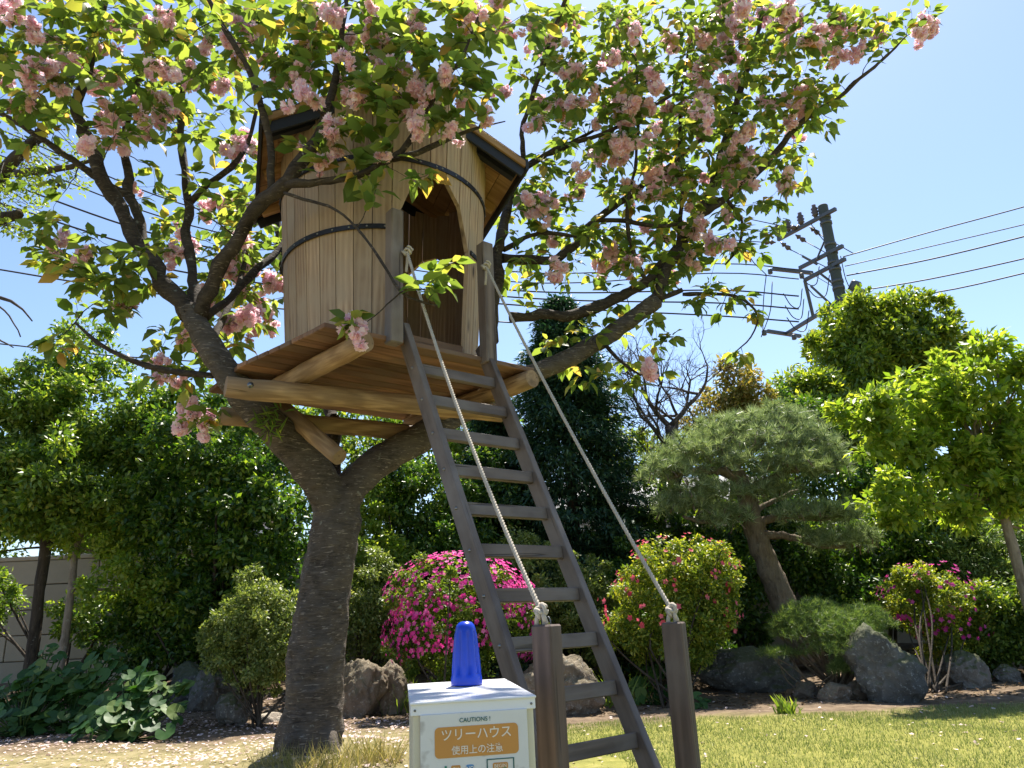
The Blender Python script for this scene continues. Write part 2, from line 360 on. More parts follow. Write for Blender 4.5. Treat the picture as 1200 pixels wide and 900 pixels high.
LEAF_V = np.array([[0, 0, 0], [.24, .18, .07], [.26, 0, 0], [.24, -.18, .07], [.6, .21, .03], [.62, 0, -.06], [.6, -.21, .02], [1, .02, -.24]])
LEAF_V[:, 1] *= 1.22
LEAF_F = np.array([[0, 3, 2], [0, 2, 1], [2, 3, 6], [2, 6, 5], [1, 2, 5], [1, 5, 4], [5, 6, 7], [4, 5, 7]])
MINI_V = np.array([[0, 0, 0], [.45, .24, .05], [1, 0, -.06], [.45, -.24, .05]]); MINI_F = np.array([[0, 3, 2], [0, 2, 1]])
LONG_V = np.array([[0, 0, 0], [.35, .15, .04], [1, 0, -.12], [.35, -.15, .04]])
NEED_V = np.array([[0, .016, 0], [0, -.016, 0], [1, 0, 0]]); NEED_F = np.array([[0, 1, 2]])
a5 = np.arange(5) * 2 * math.pi / 5
FLOW_V = np.vstack([[[0, 0, -.25]], np.stack([np.cos(a5), np.sin(a5), np.full(5, .15)], 1), np.stack([.62 * np.cos(a5 + .628), .62 * np.sin(a5 + .628), np.full(5, -.02)], 1)])
FLOW_F = np.array([[0, 1 + i, 6 + i] for i in range(5)] + [[0, 6 + i, 1 + (i + 1) % 5] for i in range(5)])
def scatter(TV, TF, pos, d, nrm, sc):
    """many copies of a small template: x along d, z along nrm"""
    pos = np.asarray(pos, float); n = len(pos); d = unit(d); y = unit(np.cross(nrm, d)); z = np.cross(d, y)
    sc = np.broadcast_to(np.asarray(sc, float), (n,))
    V = pos[:, None] + sc[:, None, None] * (TV[None, :, 0:1] * d[:, None] + TV[None, :, 1:2] * y[:, None] + TV[None, :, 2:3] * z[:, None])
    Fc = TF[None] + (np.arange(n) * len(TV))[:, None, None]
    return V.reshape(-1, 3), Fc.reshape(-1, TF.shape[1])
def rdir(n, r=None): return unit((r or rng).normal(0, 1, (n, 3)))

# ------------------------------------------------------------------ ground
def build_ground():
    xs = np.concatenate([[-600, -200, -80, -40], np.linspace(-18, 18, 150), [40, 80, 200, 600]])
    ys = np.concatenate([[-600, -200, -60, -20], np.linspace(-4, 26, 130), [40, 80, 200, 600]])
    X, Y = np.meshgrid(xs, ys); Z = gz(X, Y); V = np.stack([X, Y, Z], -1).reshape(-1, 3); nx = len(xs)
    i = np.arange(len(ys) - 1)[:, None] * nx + np.arange(nx - 1)[None]
    Fq = np.stack([i, i + 1, i + nx + 1, i + nx], -1).reshape(-1, 4)
    N = NT('garden soil, moss and lawn thatch'); v = N.coords(which='Object', shift=False)
    n1 = N.noise(v, .9, 5); n2 = N.noise(v, 6., 6, .7); n3 = N.noise(v, 70., 4)
    soil = N.ramp(n2, [(.3, (.075, .055, .038)), (.55, (.17, .125, .085)), (.75, (.30, .235, .165))])
    sand = N.ramp(n2, [(.3, (.13, .115, .05)), (.5, (.22, .19, .095)), (.75, (.33, .275, .165))])
    turf = N.ramp(n2, [(.3, (.14, .15, .035)), (.6, (.24, .23, .06)), (.8, (.34, .30, .11))])
    sep = N.n('ShaderNodeSeparateXYZ', {0: v}); x, y = sep.outputs[0], sep.outputs[1]
    jit = N.math('MULTIPLY_ADD', n1, 1.6, -.8)
    bed = N.ramp(N.math('MULTIPLY_ADD', N.math('ADD', y, jit), .1, 0.0), [(.70, (0, 0, 0)), (.76, (1, 1, 1))])
    lawn = N.ramp(N.math('MULTIPLY_ADD', N.math('ADD', x, jit), .25, .5), [(.42, (0, 0, 0)), (.62, (1, 1, 1))])
    c = N.mix(lawn, sand, turf); c = N.mix(bed, c, soil)
    h = N.math('ADD', n2, N.math('MULTIPLY', n3, .35))
    mat = N.done(N.bsdf(c, .95, N.bump(h, .8, .03), spec=.1)); M['ground'] = mat
    o = obj('ground', npmesh('ground', V, Fq, True), mats=['ground']); tag(o, 'sandy garden ground with moss, soil beds and lawn', 'ground', kind='structure')
build_ground()
def grass_patch(n, fx, fy, h, ok, mat, name, label, kind='stuff', wid=.09, cat='grass'):
    p = np.stack([rng.uniform(*fx, n), rng.uniform(*fy, n)], 1); p = p[ok(p[:, 0], p[:, 1])]; n = len(p)
    pos = np.stack([p[:, 0], p[:, 1], gz(p[:, 0], p[:, 1]) - .004], 1)
    d = unit(np.stack([rng.normal(0, .45, n), rng.normal(0, .45, n), np.ones(n)], 1)); nr = rdir(n)
    TV = np.array([[0, wid, 0], [0, -wid, 0], [.6, 0, .06], [1, 0, .2]]); TF = np.array([[0, 1, 2], [0, 2, 3]])
    V, Fc = scatter(TV[:3] * [1.6, 1, 1], TF[:1], pos, d, nr, rng.uniform(*h, n))
    o = obj(name, npmesh(name, V, Fc), mats=[mat]); return tag(o, label, cat, kind=kind)
def wavy(x, y): return .35 * np.sin(x * 1.9) + .2 * np.sin(x * 4.3 + y * 2)
grass_patch(150000, (-1.2, 7.5), (3.6, 8.5), (.018, .042), lambda x, y: (x + wavy(y, x) > .35 - .12 * y + .55 * (y < 6)) & (y < 7.45 + wavy(x, y) * .6) & (rng.random(len(x)) < np.clip((x + 1.4) / 1.4, .12, 1)), 'grass', 'lawn_grass', 'short mown yellow-green lawn grass in front of the right rocks')
grass_patch(9000, (-6, 1.5), (3.5, 8.2), (.012, .03), lambda x, y: rng.random(len(x)) < .5 + .4 * np.sin(x * 2) * np.sin(y * 3), 'dry_grass', 'sparse_grass', 'thin mossy grass on the sandy ground left of the lawn')
def petals(n):
    x = rng.uniform(-6.5, 7, n); y = rng.uniform(3.5, 10.3, n)
    pr = np.where(x < .3, .9, .05) * (.35 + .65 * (np.sin(x * 2.3 + y) * np.sin(y * 3.7 - x * .6) > -.35)); k = rng.random(n) < pr; x, y = x[k], y[k]; n = len(x)
    pos = np.stack([x, y, gz(x, y) + rng.uniform(.004, .014, n)], 1)
    TV = np.array([[-.5, -.35, .06], [.5, -.3, .0], [.55, .35, .1], [-.45, .4, 0]]); TF = np.array([[0, 1, 2], [0, 2, 3]])
    V, Fc = scatter(TV, TF, pos, np.stack([rng.normal(0, 1, n), rng.normal(0, 1, n), rng.normal(0, .15, n)], 1), unit(np.stack([rng.normal(0, .3, n), rng.normal(0, .3, n), np.ones(n)], 1)), rng.uniform(.014, .034, n))
    o = obj('fallen_petals', npmesh('fallen_petals', V, Fc), mats=['petal']); tag(o, 'pale pink fallen petals strewn over the ground', 'petals', kind='stuff')
petals(24000)
def litter(n):
    x = rng.uniform(-8, 8, n); y = rng.uniform(8.0, 11.5, n); pos = np.stack([x, y, gz(x, y) + .006], 1)
    V, Fc = scatter(MINI_V, MINI_F, pos, np.stack([rng.normal(0, 1, n), rng.normal(0, 1, n), rng.normal(0, .2, n)], 1), unit(np.stack([rng.normal(0, .4, n), rng.normal(0, .4, n), np.ones(n)], 1)), rng.uniform(.03, .075, n))
    M['litter'] = leaf_mat('dead leaf', [(0, (.07, .045, .028)), (.7, (.17, .11, .06)), (1, (.32, .24, .14))], .1, (1, 1, 1), .8, .1)
    tag(obj('leaf_litter', npmesh('leaf_litter', V, Fc), mats=['litter']), 'brown dead leaves lying in the planting beds', 'leaf litter', kind='stuff')
litter(9000)

# ------------------------------------------------------------------ tree house
ANG = math.radians(39); O0 = atz(470, 405, 2.55)
XD = np.array([math.cos(ANG), math.sin(ANG), 0]); YD = np.array([-XD[1], XD[0], 0])
def lw(x, y, z): return np.array([O0[0], O0[1], 0]) + XD * x + YD * y + np.array([0, 0, z])      # tree-house frame -> world
def tl(P): P = np.asarray(P, float); q = P - np.array([O0[0], O0[1], 0]); return np.array([q @ XD, q @ YD, P[2]])
TH = thing('tree_house', 'round cedar barrel tree house with gabled roof on a plank platform in the cherry tree', 'tree house', (O0[0], O0[1], 0), ANG)
HX, HY = .29, .75; ZD = 2.582
def rad(z): return .655 + .115 * (z - ZD) / 1.6
R_ROT = math.radians(20.5) - ANG; RX = np.array([math.cos(R_ROT), math.sin(R_ROT)]); RY = np.array([-RX[1], RX[0]])
RW, RF, RB, ZE, ZP = .91, .62, .66, 4.14, 4.68
SLOPE = (ZP - ZE) / RW
def roof_under(x, y):        # height of the roof's underside over a point of the house frame
    u = abs((np.array([x - HX, y - HY])) @ RX); return ZP - u * SLOPE - .055
def cyl(th, r): return HX + r * math.sin(th), HY - r * math.cos(th)      # th = 0 faces the ladder
NS = 36; DTH = 2 * math.pi / NS
def stave(k, lo, hi):
    """one stave between boundaries k-.5 and k+.5; lo, hi = heights at its two edges (None = roof)"""
    g = .0036; mb = MB(); V = []
    for e, (th) in enumerate(((k - .5) * DTH, (k + .5) * DTH)):
        th += (1 if e == 0 else -1) * g
        zl = lo[e]; x, y = cyl(th, .74); zh = hi[e] if hi[e] is not None else roof_under(x, y) - (.03 if abs(k) > NS * .3 else 0)
        off = .004 * math.sin(k * 12.9)
        for z in (zl, zh):
            for t in (0, .032): x, y = cyl(th, rad(z) - t + off); V.append((x, y, z))
    # per edge: lo-out, lo-in, hi-out, hi-in
    mb.add(V, [(0, 4, 6, 2)], 0); o = 0
    mb.add(V, [(1, 3, 7, 5)], 1); mb.add(V, [(0, 2, 3, 1), (4, 5, 7, 6), (2, 6, 7, 3), (0, 1, 5, 4)], 0)
    c = np.mean(np.array(V), 0); th = k * DTH
    # local axes so the grain runs up each stave
    vv = np.array(mb.v) - c; ca, sa = math.cos(th), math.sin(th); mb.v = [(x * ca + y * sa, -x * sa + y * ca, z) for x, y, z in vv]
    obj('stave', mb.mesh('stave'), TH, c, (0, 0, th), ['stave', 'stave_in'])
ARCH = {-2: (3.40, 3.70), -1: (3.70, 3.83), 0: (3.83, 3.83), 1: (3.83, 3.70), 2: (3.70, 3.40)}
# port hole in the rear wall, seen through the doorway
d_ = ray(497, 325); lo_, hi_ = 4.0, 8.0
for t in np.linspace(4.6, 7, 1200):
    q = tl(CAM + d_ * t)
    if q[1] > HY and math.hypot(q[0] - HX, q[1] - HY) > rad(q[2]) - .03: break
PH_T = math.atan2(q[0] - HX, -(q[1] - HY)); PH_Z = float(q[2]); PK = round(PH_T / DTH)
HOLE = {-1: (.05, .155), 0: (.155, .155), 1: (.155, .05)}
for k in range(-NS // 2, NS // 2):
    dk = (k - PK + NS // 2) % NS - NS // 2
    if k in ARCH: stave(k, ARCH[k], (None, None))
    elif dk in HOLE:
        a, b = HOLE[dk]; stave(k, (PH_Z + a, PH_Z + b), (None, None)); stave(k, (ZD, ZD), (PH_Z - a, PH_Z - b))
    else: stave(k, (ZD, ZD), (None, None))
def hoop(z, t0, t1, half=.016):
    mb = MB(); n = 64; V = []
    for i in range(n + 1):
        th = t0 + (t1 - t0) * i / n
        for dz, t in ((-half, .005), (half, .005), (half, .013), (-half, .013)):
            x, y = cyl(th, rad(z + dz) + t); V.append((x, y, z + dz))
    Fs = [(i * 4 + a, i * 4 + (a + 1) % 4, i * 4 + 4 + (a + 1) % 4, i * 4 + 4 + a) for i in range(n) for a in range(4)] + [(3, 2, 1, 0), tuple(n * 4 + a for a in range(4))]
    mb.add(V, Fs); h = obj('hoop', mb.mesh('hoop'), TH, mats=['iron'])
    rv = MB(); rv.lathe([(.0075, 0), (.0062, .003), (.002, .005)], sides=8); rm = rv.mesh('rivet'); rm.materials.append(M['rivet'])
    m = int((t1 - t0) / .16)
    for i in range(m + 1):
        th = t0 + .03 + (t1 - t0 - .06) * i / m; x, y = cyl(th, rad(z) + .0125)
        r = obj('rivet', rm, h, (x, y, z)); r.rotation_euler = Vector((math.sin(th), -math.cos(th), .07)).to_track_quat('Z', 'Y').to_euler()
D2 = 2.5 * DTH
hoop(3.40, D2 + .03, 2 * math.pi - D2 - .03); hoop(3.90, 0.0, 2 * math.pi)
# deck boards run along the front edge
pw = .108
def lx(y): return -.50 - .17 * min(1, max(0, y) / .9)
def rx_(y): return 1.03 - .06 * max(0, y - .8)
for i in range(13):
    y0 = -.03 + i * (pw + .011); y1 = y0 + pw; c = np.array([.25, (y0 + y1) / 2, 2.566 + rng.normal(0, .0012)]); j0, j1 = rng.normal(0, .004, 2); h = .016
    q = [(lx(y0) + j0, y0), (rx_(y0) + j1, y0), (rx_(y1) + j1, y1), (lx(y1) + j0, y1)]
    mb = MB(); mb.add([(x - c[0], y - c[1], z) for z in (-h, h) for x, y in q], [(3, 2, 1, 0), (4, 5, 6, 7), (0, 1, 5, 4), (1, 2, 6, 5), (2, 3, 7, 6), (3, 0, 4, 7)])
    o = obj('deck_board', mb.mesh('deck_board'), TH, c, mats=['deck']); bv = o.modifiers.new('edge', 'BEVEL'); bv.width = .004; bv.segments = 1
def log(name, A, B, r, mat='log', sides=18, seed=0):
    A = np.asarray(A, float); B = np.asarray(B, float); L = np.linalg.norm(B - A); n = 14
    P = np.stack([np.linspace(-L / 2, L / 2, n), np.zeros(n), np.zeros(n)], 1); r0 = np.random.default_rng(seed)
    P[1:-1, 1:] += r0.normal(0, r * .03, (n - 2, 2)); rr = r * (1 + r0.normal(0, .02, n)); rr[0] *= .97; rr[-1] *= .97
    mb = MB(); mb.tube(P, rr, sides, True); mb.mi[-1] = mb.mi[-2] = 1
    o = obj(name, mb.mesh(name), TH, (A + B) / 2, mats=[mat, 'logend']); o.rotation_euler = Vector(B - A).to_track_quat('X', 'Z').to_euler(); return o
ZJ, ZB = 2.55 - .066, 2.55 - .066 * 2 - .064
log('log_joist', (-.29, -.10, ZJ), (-.42, 1.35, ZJ), .064, seed=1)
log('log_joist', (.97, -.07, ZJ), (.86, 1.35, ZJ), .064, seed=2)
fb = log('log_beam', (-.80, .70, ZB), (1.03, .36, ZB), .066, seed=3)
log('log_beam', (-.62, 1.36, ZB), (1.0, 1.12, ZB), .064, seed=4)
A = tl(at(322, 470, 5.05)); B = tl(at(398, 536, 4.72)); log('log_brace', A, B, .058, seed=5)
bt = MB(); bt.lathe([(.02, 0), (.02, .004), (.010, .0045), (.010, .012), (.003, .014)], sides=12)
bo = obj('bolt', bt.mesh('bolt'), TH, tl(at(293, 461, 4.30)) * 0 + np.array([-.68, .70 - .02 - .062, ZB + .005]), mats=['rivet']); bo.rotation_euler = (math.pi / 2, 0, -.18)
for x, y in ((.60, .44),):
    b2 = obj('bolt', bo.data, TH, (x, y - .064, ZB + .004)); b2.rotation_euler = (math.pi / 2, 0, -.18)
# hand-rail posts at the head of the ladder
def rail_post(x, y, z0, z1):
    mb = MB(); mb.box((0, 0, 0), (.085, .085, z1 - z0), bev=.006); o = obj('rail_post', mb.mesh('rail_post'), TH, (x, y, (z0 + z1) / 2), mats=['weathered']); return o
rail_post(-.075, -.045, 2.53, 3.42); rail_post(.625, -.045, 2.53, 3.40)
# low threshold board inside the doorway
mb = MB(); mb.box((0, 0, 0), (.50, .03, .11), bev=.004); obj('threshold', mb.mesh('threshold'), TH, (HX, HY - .615, ZD + .055), mats=['deck'])
# roof: two boarded slopes, rafters, barge boards and eave boards, all in the roof's own turn
def rpt(u, v, z): return np.array([HX + RX[0] * u + RY[0] * v, HY + RX[1] * u + RY[1] * v, z])
RMAT = np.array([[RX[0], RY[0], 0], [RX[1], RY[1], 0], [0, 0, 1]])
sa = math.atan(SLOPE); LS = RW / math.cos(sa)
for sgn in (-1, 1):
    Rm = RMAT @ np.array([[math.cos(sa), 0, sgn * math.sin(sa)], [0, 1, 0], [-sgn * math.sin(sa), 0, math.cos(sa)]])
    eul = Matrix(Rm.tolist()).to_euler()
    nb = 9
    for i in range(nb):      # lining boards laid along the ridge
        s0 = LS * (i + .5) / nb; c = rpt(sgn * s0 * math.cos(sa), (RB - RF) / 2, ZP - s0 * math.sin(sa) - .02)
        mb = MB(); mb.box((0, 0, 0), (RF + RB, LS / nb - .004, .022), R=[[0, 1, 0], [-1, 0, 0], [0, 0, 1]])
        o = obj('roof_board', mb.mesh('roof_board'), TH, c, eul, mats=['roofwood'])
    c = rpt(sgn * LS / 2 * math.cos(sa), (RB - RF) / 2, ZP - LS / 2 * math.sin(sa) + .004); mb = MB(); mb.box((0, 0, 0), (LS + .03, RF + RB + .03, .02), bev=.003)
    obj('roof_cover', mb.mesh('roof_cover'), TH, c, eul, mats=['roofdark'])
    for v in (-RF + .13, 0.0, RB - .13):     # rafters
        mb = MB(); mb.box((0, 0, 0), (LS * .93, .05, .07)); c = rpt(sgn * LS * .5 * math.cos(sa), v, ZP - LS * .5 * math.sin(sa) - .068)
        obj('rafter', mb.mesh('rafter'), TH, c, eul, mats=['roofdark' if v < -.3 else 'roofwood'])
    for v, w in ((-RF - .012, 1), (RB + .012, 1)):    # barge boards
        mb = MB(); mb.box((0, 0, 0), (LS + .02, .022, .05), bev=.003); c = rpt(sgn * LS / 2 * math.cos(sa), v, ZP - LS / 2 * math.sin(sa) - .030)
        obj('barge_board', mb.mesh('barge_board'), TH, c, eul, mats=['roofwood'])
        mb = MB(); mb.box((0, 0, 0), (LS * .98, .022, .085), bev=.003); c = rpt(sgn * LS / 2 * math.cos(sa), v * .965, ZP - LS / 2 * math.sin(sa) - .094)
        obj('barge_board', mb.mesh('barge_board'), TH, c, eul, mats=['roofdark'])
    mb = MB(); mb.box((0, 0, 0), (.024, RF + RB + .05, .09), bev=.003)      # eave board
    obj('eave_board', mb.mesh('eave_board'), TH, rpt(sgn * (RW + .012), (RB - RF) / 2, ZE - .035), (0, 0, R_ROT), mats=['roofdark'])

# ------------------------------------------------------------------ ladder
# inner edge of the left rail, fitted from the rungs
Ltop = np.array([-.5446, 4.1103, 2.3715]); tilt = math.radians(64.08)      # lean from the ground
ld = -YD * math.cos(tilt) - np.array([0, 0, math.sin(tilt)])
foot = Ltop + ld * (Ltop[2] / -ld[2]); LW = .552
LAD = thing('ladder', 'weathered brown wooden ladder leaning up to the tree house platform', 'ladder', foot + XD * LW / 2, ANG)
def lad(x, s, n=0.0):      # along rail s from foot, n normal to the ladder plane
    return np.array([x, s * math.cos(tilt) - n * math.sin(tilt), s * math.sin(tilt) + n * math.cos(tilt)])
LEN = Ltop[2] / math.sin(tilt) + .34
for x in (-LW / 2 - .022, LW / 2 + .022):
    mb = MB(); mb.box((0, 0, 0), (LEN, .044, .098), bev=.004)
    o = obj('rail', mb.mesh('rail'), LAD, lad(x, LEN / 2), (0, -tilt, math.pi / 2), mats=['railwood'])
s_top = Ltop[2] / math.sin(tilt); step = .2439
for i in range(11):
    s = s_top - i * step
    if s < .1: continue
    mb = MB(); mb.box((0, 0, 0), (LW - .002, .036, .066), bev=.004)
    o = obj('rung', mb.mesh('rung'), LAD, lad(0, s), (tilt - math.pi / 2 + .33, 0, 0), mats=['railwood'])
    for sx in (-1, 1):
        b = obj('bolt', bo.data, LAD, lad(sx * (LW / 2 + .044), s), (0, sx * math.pi / 2, 0)); b.scale = (.5, .5, .5)

# ------------------------------------------------------------------ rope posts and ropes
PL = at(640, 732, 2.80); d_ = ray(789, 729)
PR = at(789, 729, 3.22)
def square_post(P, label, rz, h, w):
    t = thing('rope_post', label, 'post', (P[0], P[1], float(gz(P[0], P[1])) - .02), rz, 'rope posts at the ladder foot')
    mb = MB(); mb.box((0, 0, h / 2), (w, w, h), bev=.006); obj('shaft', mb.mesh('shaft'), t, mats=['postwood'])
    mb = MB(); mb.tube([(-.018, 0, h - .02), (-.018, 0, h + .015), (-.012, 0, h + .026), (.012, 0, h + .026), (.018, 0, h + .015), (.018, 0, h - .02)], .003, 6); obj('staple', mb.mesh('staple'), t, mats=['steel'])
    return t
square_post(PL, 'square wooden rope post close behind the white caution box', math.radians(-32), PL[2] + .02, .082)
square_post(PR, 'reddish brown square rope post standing alone right of the ladder', math.radians(-24), PR[2] + .02, .084)
def rope(A, B, label, sag):
    A = np.asarray(A); B = np.asarray(B); t = thing('rope_handrail', label, 'rope', A, 0, 'rope handrails of the ladder')
    n = 240; u = np.linspace(0, 1, n)[:, None]; P = (B - A) * u; P[:, 2] -= sag * 4 * u[:, 0] * (1 - u[:, 0]); T, N_, B_ = frames(P); L = np.linalg.norm(B - A)
    mb = MB()
    for k in range(3):
        ph = 2 * math.pi * (k / 3 + u[:, 0] * L / .05); Q = P + .0050 * (np.cos(ph)[:, None] * N_ + np.sin(ph)[:, None] * B_); mb.tube(Q, .0052, 6)
    obj('cord', mb.mesh('cord'), t, mats=['rope'])
    def knot(c, s, tails, seed):
        r0 = np.random.default_rng(seed); mb = MB()
        for k in range(5):
            ax = unit(r0.normal(0, 1, 3)); a = unit(np.cross(ax, [0, .3, 1])); b = np.cross(ax, a); R = s * r0.uniform(.7, 1.0)
            th = np.linspace(0, 2 * math.pi * .95, 22)[:, None]; Q = c + r0.normal(0, s * .25, 3) + R * (np.cos(th) * a + np.sin(th) * b) + ax * s * .3 * np.sin(th * 2)
            mb.tube(Q, .0076, 7)
        for tp in tails: mb.tube(spline([c, c + (np.asarray(tp)) * .5 + r0.normal(0, .006, 3), c + np.asarray(tp)], .01), .0085, 7)
        return mb
    obj('knot', knot(np.zeros(3), .021, [(.012, 0, -.062), (-.016, .008, -.062), (.02, -.01, -.05)], 3).mesh('knot'), t, mats=['rope'])
    obj('knot', knot(B - A, .022, [(-.01, .02, -.13), (.03, .03, .03)], 9).mesh('knot'), t, mats=['rope'])
KL = lw(-.02, -.105, 3.13); KR = lw(.585, -.105, 3.20)
rope(PL + np.array([-.018, 0, .052]), KL, 'left pale twisted rope from the box-side post up to the platform', .11)
rope(PR + np.array([-.004, 0, .052]), KR, 'right pale twisted rope from the lone reddish post up to the platform', .05)

# ------------------------------------------------------------------ caution box
BZ = .745
def box_at(px, py): return atz(px, py, BZ)
fl, fr, bl, br = box_at(481, 823), box_at(627, 814), box_at(484, 798), box_at(583, 791)
bx = unit(fr - fl); BW = float(np.linalg.norm(fr - fl)); by = np.array([-bx[1], bx[0], 0]); BD = .60
brz = math.atan2(bx[1], bx[0])
SB = thing('caution_box', 'white caution box with orange printed panel standing before the ladder', 'sign box', ((fl + fr)[0] / 2, (fl + fr)[1] / 2, 0), brz)
mb = MB(); mb.box((0, BD / 2, (BZ - .03) / 2), (BW - .012, BD - .012, BZ - .03), bev=.004); obj('case', mb.mesh('case'), SB, mats=['ivory'])
mb = MB(); q = [tl_ for tl_ in ()]
w2 = BW / 2
lidV = [(-w2, 0, BZ - .036), (w2, 0, BZ - .036), (w2 - .002, BD, BZ - .036), (-w2 + .002, BD, BZ - .036), (-w2, 0, BZ - .004), (w2, 0, BZ - .004), (w2 - .002, BD, BZ), (-w2 + .002, BD, BZ)]
lidV = [(x, y, z) for x, y, z in lidV]
mb.add(lidV, [(3, 2, 1, 0), (4, 5, 6, 7), (0, 1, 5, 4), (1, 2, 6, 5), (2, 3, 7, 6), (3, 0, 4, 7)])
mb.add([(x * 1.012, (y - BD / 2) * 1.02 + BD / 2, z + (.003 if z > BZ - .02 else .028)) for x, y, z in lidV], [(3, 2, 1, 0), (4, 5, 6, 7), (0, 1, 5, 4), (1, 2, 6, 5), (2, 3, 7, 6), (3, 0, 4, 7)])
lid = obj('lid', mb.mesh('lid'), SB, mats=['lid'])
bev = lid.modifiers.new('b', 'BEVEL'); bev.width = .0025; bev.segments = 2
for x in (-w2 + .012, w2 - .012):
    s_ = obj('screw', bo.data, lid, (x, -.001, BZ - .022), (math.pi / 2, 0, 0)); s_.scale = (.16, .16, .25)
PZ0 = BZ - .034; yF = .003
pm = MB(); pm.box((0, yF - .004, PZ0 - .24), (BW - .052, .008, .48), bev=.001); panel = obj('panel', pm.mesh('panel'), SB, mats=['signwhite'])
yP = yF - .0092
def rounded(x0, x1, z0, z1, r, skew=0.0, n=6):
    V = []
    for cx, cz, a0 in ((x1 - r, z1 - r, 0), (x0 + r, z1 - r, 90), (x0 + r, z0 + r, 180), (x1 - r, z0 + r, 270)):
        for i in range(n + 1):
            a = math.radians(a0 + 90 * i / n); V.append((cx + r * math.cos(a), cz + r * math.sin(a)))
    return V
def flatshape(name, V2, mat, parent, lift=0.0, holes=None):
    mb = MB(); mb.add([(x, yP - lift, z) for x, z in V2], [tuple(range(len(V2)))[::-1]]); return obj(name, mb.mesh(name), parent, mats=[mat])
def text(body, x, z, size, mat, parent, lift=.001, name='lettering', sx=1.0):
    cu = bpy.data.curves.new('t', 'FONT'); cu.body = body; cu.size = size; cu.align_x = 'CENTER'; cu.align_y = 'CENTER'; cu.extrude = .0003; cu.offset = size * .008
    t = bpy.data.objects.new('t', cu); COL.objects.link(t); dg = bpy.context.evaluated_depsgraph_get(); dg.update()
    me = bpy.data.meshes.new_from_object(t.evaluated_get(dg)); bpy.data.objects.remove(t); me.name = name
    o = obj(name, me, parent, (x, yP - lift, z), (math.pi / 2, 0, 0), [mat]); o.scale = (sx, 1, 1); return o
k = BW / 1030.0          # metres per pixel of the enlarged view of the panel
def u(px): return (px - 565) * k
def w(py): return PZ0 - (py - 395) * k * 1.02
# (the enlarged view slants; heights below are measured at the middle of the panel)
text('CAUTIONS !', u(570), w(450), .0155, 'teal', panel)
flatshape('title_plate', rounded(u(242), u(922), w(715), w(492), .012), 'orange', panel)
text('ツリーハウス', u(580), w(556), .0325, 'paleprint', panel)
text('使用上の注意', u(585), w(668), .0235, 'paleprint', panel)
flatshape('tag', rounded(u(370), u(445), w(826), w(770), .004), 'orange', panel); text('OK', u(408), w(799), .0135, 'paleprint', panel)
flatshape('tag', rounded(u(490), u(552), w(826), w(772), .004), 'blueprint', panel); text('NO', u(521), w(799), .0135, 'paleprint', panel)
flatshape('tag', rounded(u(705), u(828), w(818), w(772), .004), 'orange', panel); text('BEGIN', u(766), w(796), .012, 'paleprint', panel)
def rect(x0, x1, y0, y1, m='signgreen'): flatshape('pictogram', [(u(x1), w(y0)), (u(x0), w(y0)), (u(x0), w(y1)), (u(x1), w(y1))], m, panel, .0006)
rect(318, 336, 770, 990); rect(336, 432, 838, 852); rect(415, 432, 852, 990); text('UNDER', u(270), w(850), .010, 'teal', panel)
def disc(cx, cy, r, m='signgreen', lift=.0008, ry=None): flatshape('pictogram', [(u(cx) + r * k * math.cos(a), w(cy) + (ry or r) * k * math.sin(a)) for a in np.linspace(0, 2 * math.pi, 20, endpoint=False)], m, panel, lift)
disc(525, 850, 26, ry=36); rect(505, 545, 870, 990)
disc(600, 862, 24); disc(600, 862, 17, 'signwhite', .0012)
rect(655, 880, 742, 750, 'teal'); rect(655, 664, 750, 1000, 'teal'); rect(870, 880, 750, 1000, 'teal')
for cx in (737, 800): disc(cx, 838, 25, ry=30); rect(cx - 22, cx + 22, 862, 960)
# blue ribbed cap on the lid
pc = atz(547, 804, BZ)
CP = thing('plastic_cone', 'bright blue ribbed plastic cone standing on the white caution box lid', 'plastic cone', (pc[0], pc[1], BZ + .0045), 0)
bh = .178
prof = [(.0475, 0), (.0475, .004), (.046, .02), (.0445, .028), (.043, .032), (.0412, .06), (.0382, .095), (.0350, .125), (.0328, .142), (.0318, .148), (.0305, .157), (.0268, .167), (.0195, .1745), (.010, .1775), (.001, .178)]
mb = MB(); mb.lathe(prof, sides=64, ripple=lambda a, j: (.24 * (abs(math.cos(a * 4.0 + .35)) ** .45) - .20) if 4 <= j <= 8 else 0.0); sh_ = obj('shell', mb.mesh('shell'), CP, mats=['blue']); sh_.scale = (1.1, 1.1, 1.12)

# ------------------------------------------------------------------ cherry tree
tb = np.array([TREE[0], TREE[1], float(gz(*TREE)) - .03])
CT = thing('cherry_tree', 'large double-flowered pink cherry tree carrying the tree house', 'tree', tb)
def poly(pts, step=.07):
    Q = []
    for x, y, Y, r in pts: p = at(x, y, Y); Q.append([*p, r * .9 * mpp(p)])
    return spline(Q, step)
main = [
    [(362, 884, 5.5, 47), (363, 868, 5.5, 42), (366, 840, 5.5, 39), (371, 770, 5.47, 38), (381, 690, 5.42, 34), (391, 635, 5.38, 32), (396, 600, 5.34, 31), (396, 578, 5.3, 24)],
    [(394, 625, 5.37, 20), (383, 580, 5.26, 25), (362, 545, 5.12, 25), (335, 515, 4.97, 24), (300, 480, 4.72, 21.5), (265, 435, 4.58, 18.5), (238, 392, 4.55, 16.5), (218, 362, 4.55, 14)],
    [(398, 622, 5.36, 18), (408, 580, 5.32, 22), (430, 552, 5.34, 21.5), (460, 531, 5.4, 21), (485, 518, 5.45, 20), (530, 488, 5.6, 18), (575, 463, 5.75, 15), (620, 440, 5.85, 13.5), (660, 423, 5.95, 12.5), (705, 398, 6.05, 12), (745, 370, 6.1, 11.5), (770, 352, 6.15, 11)],
]
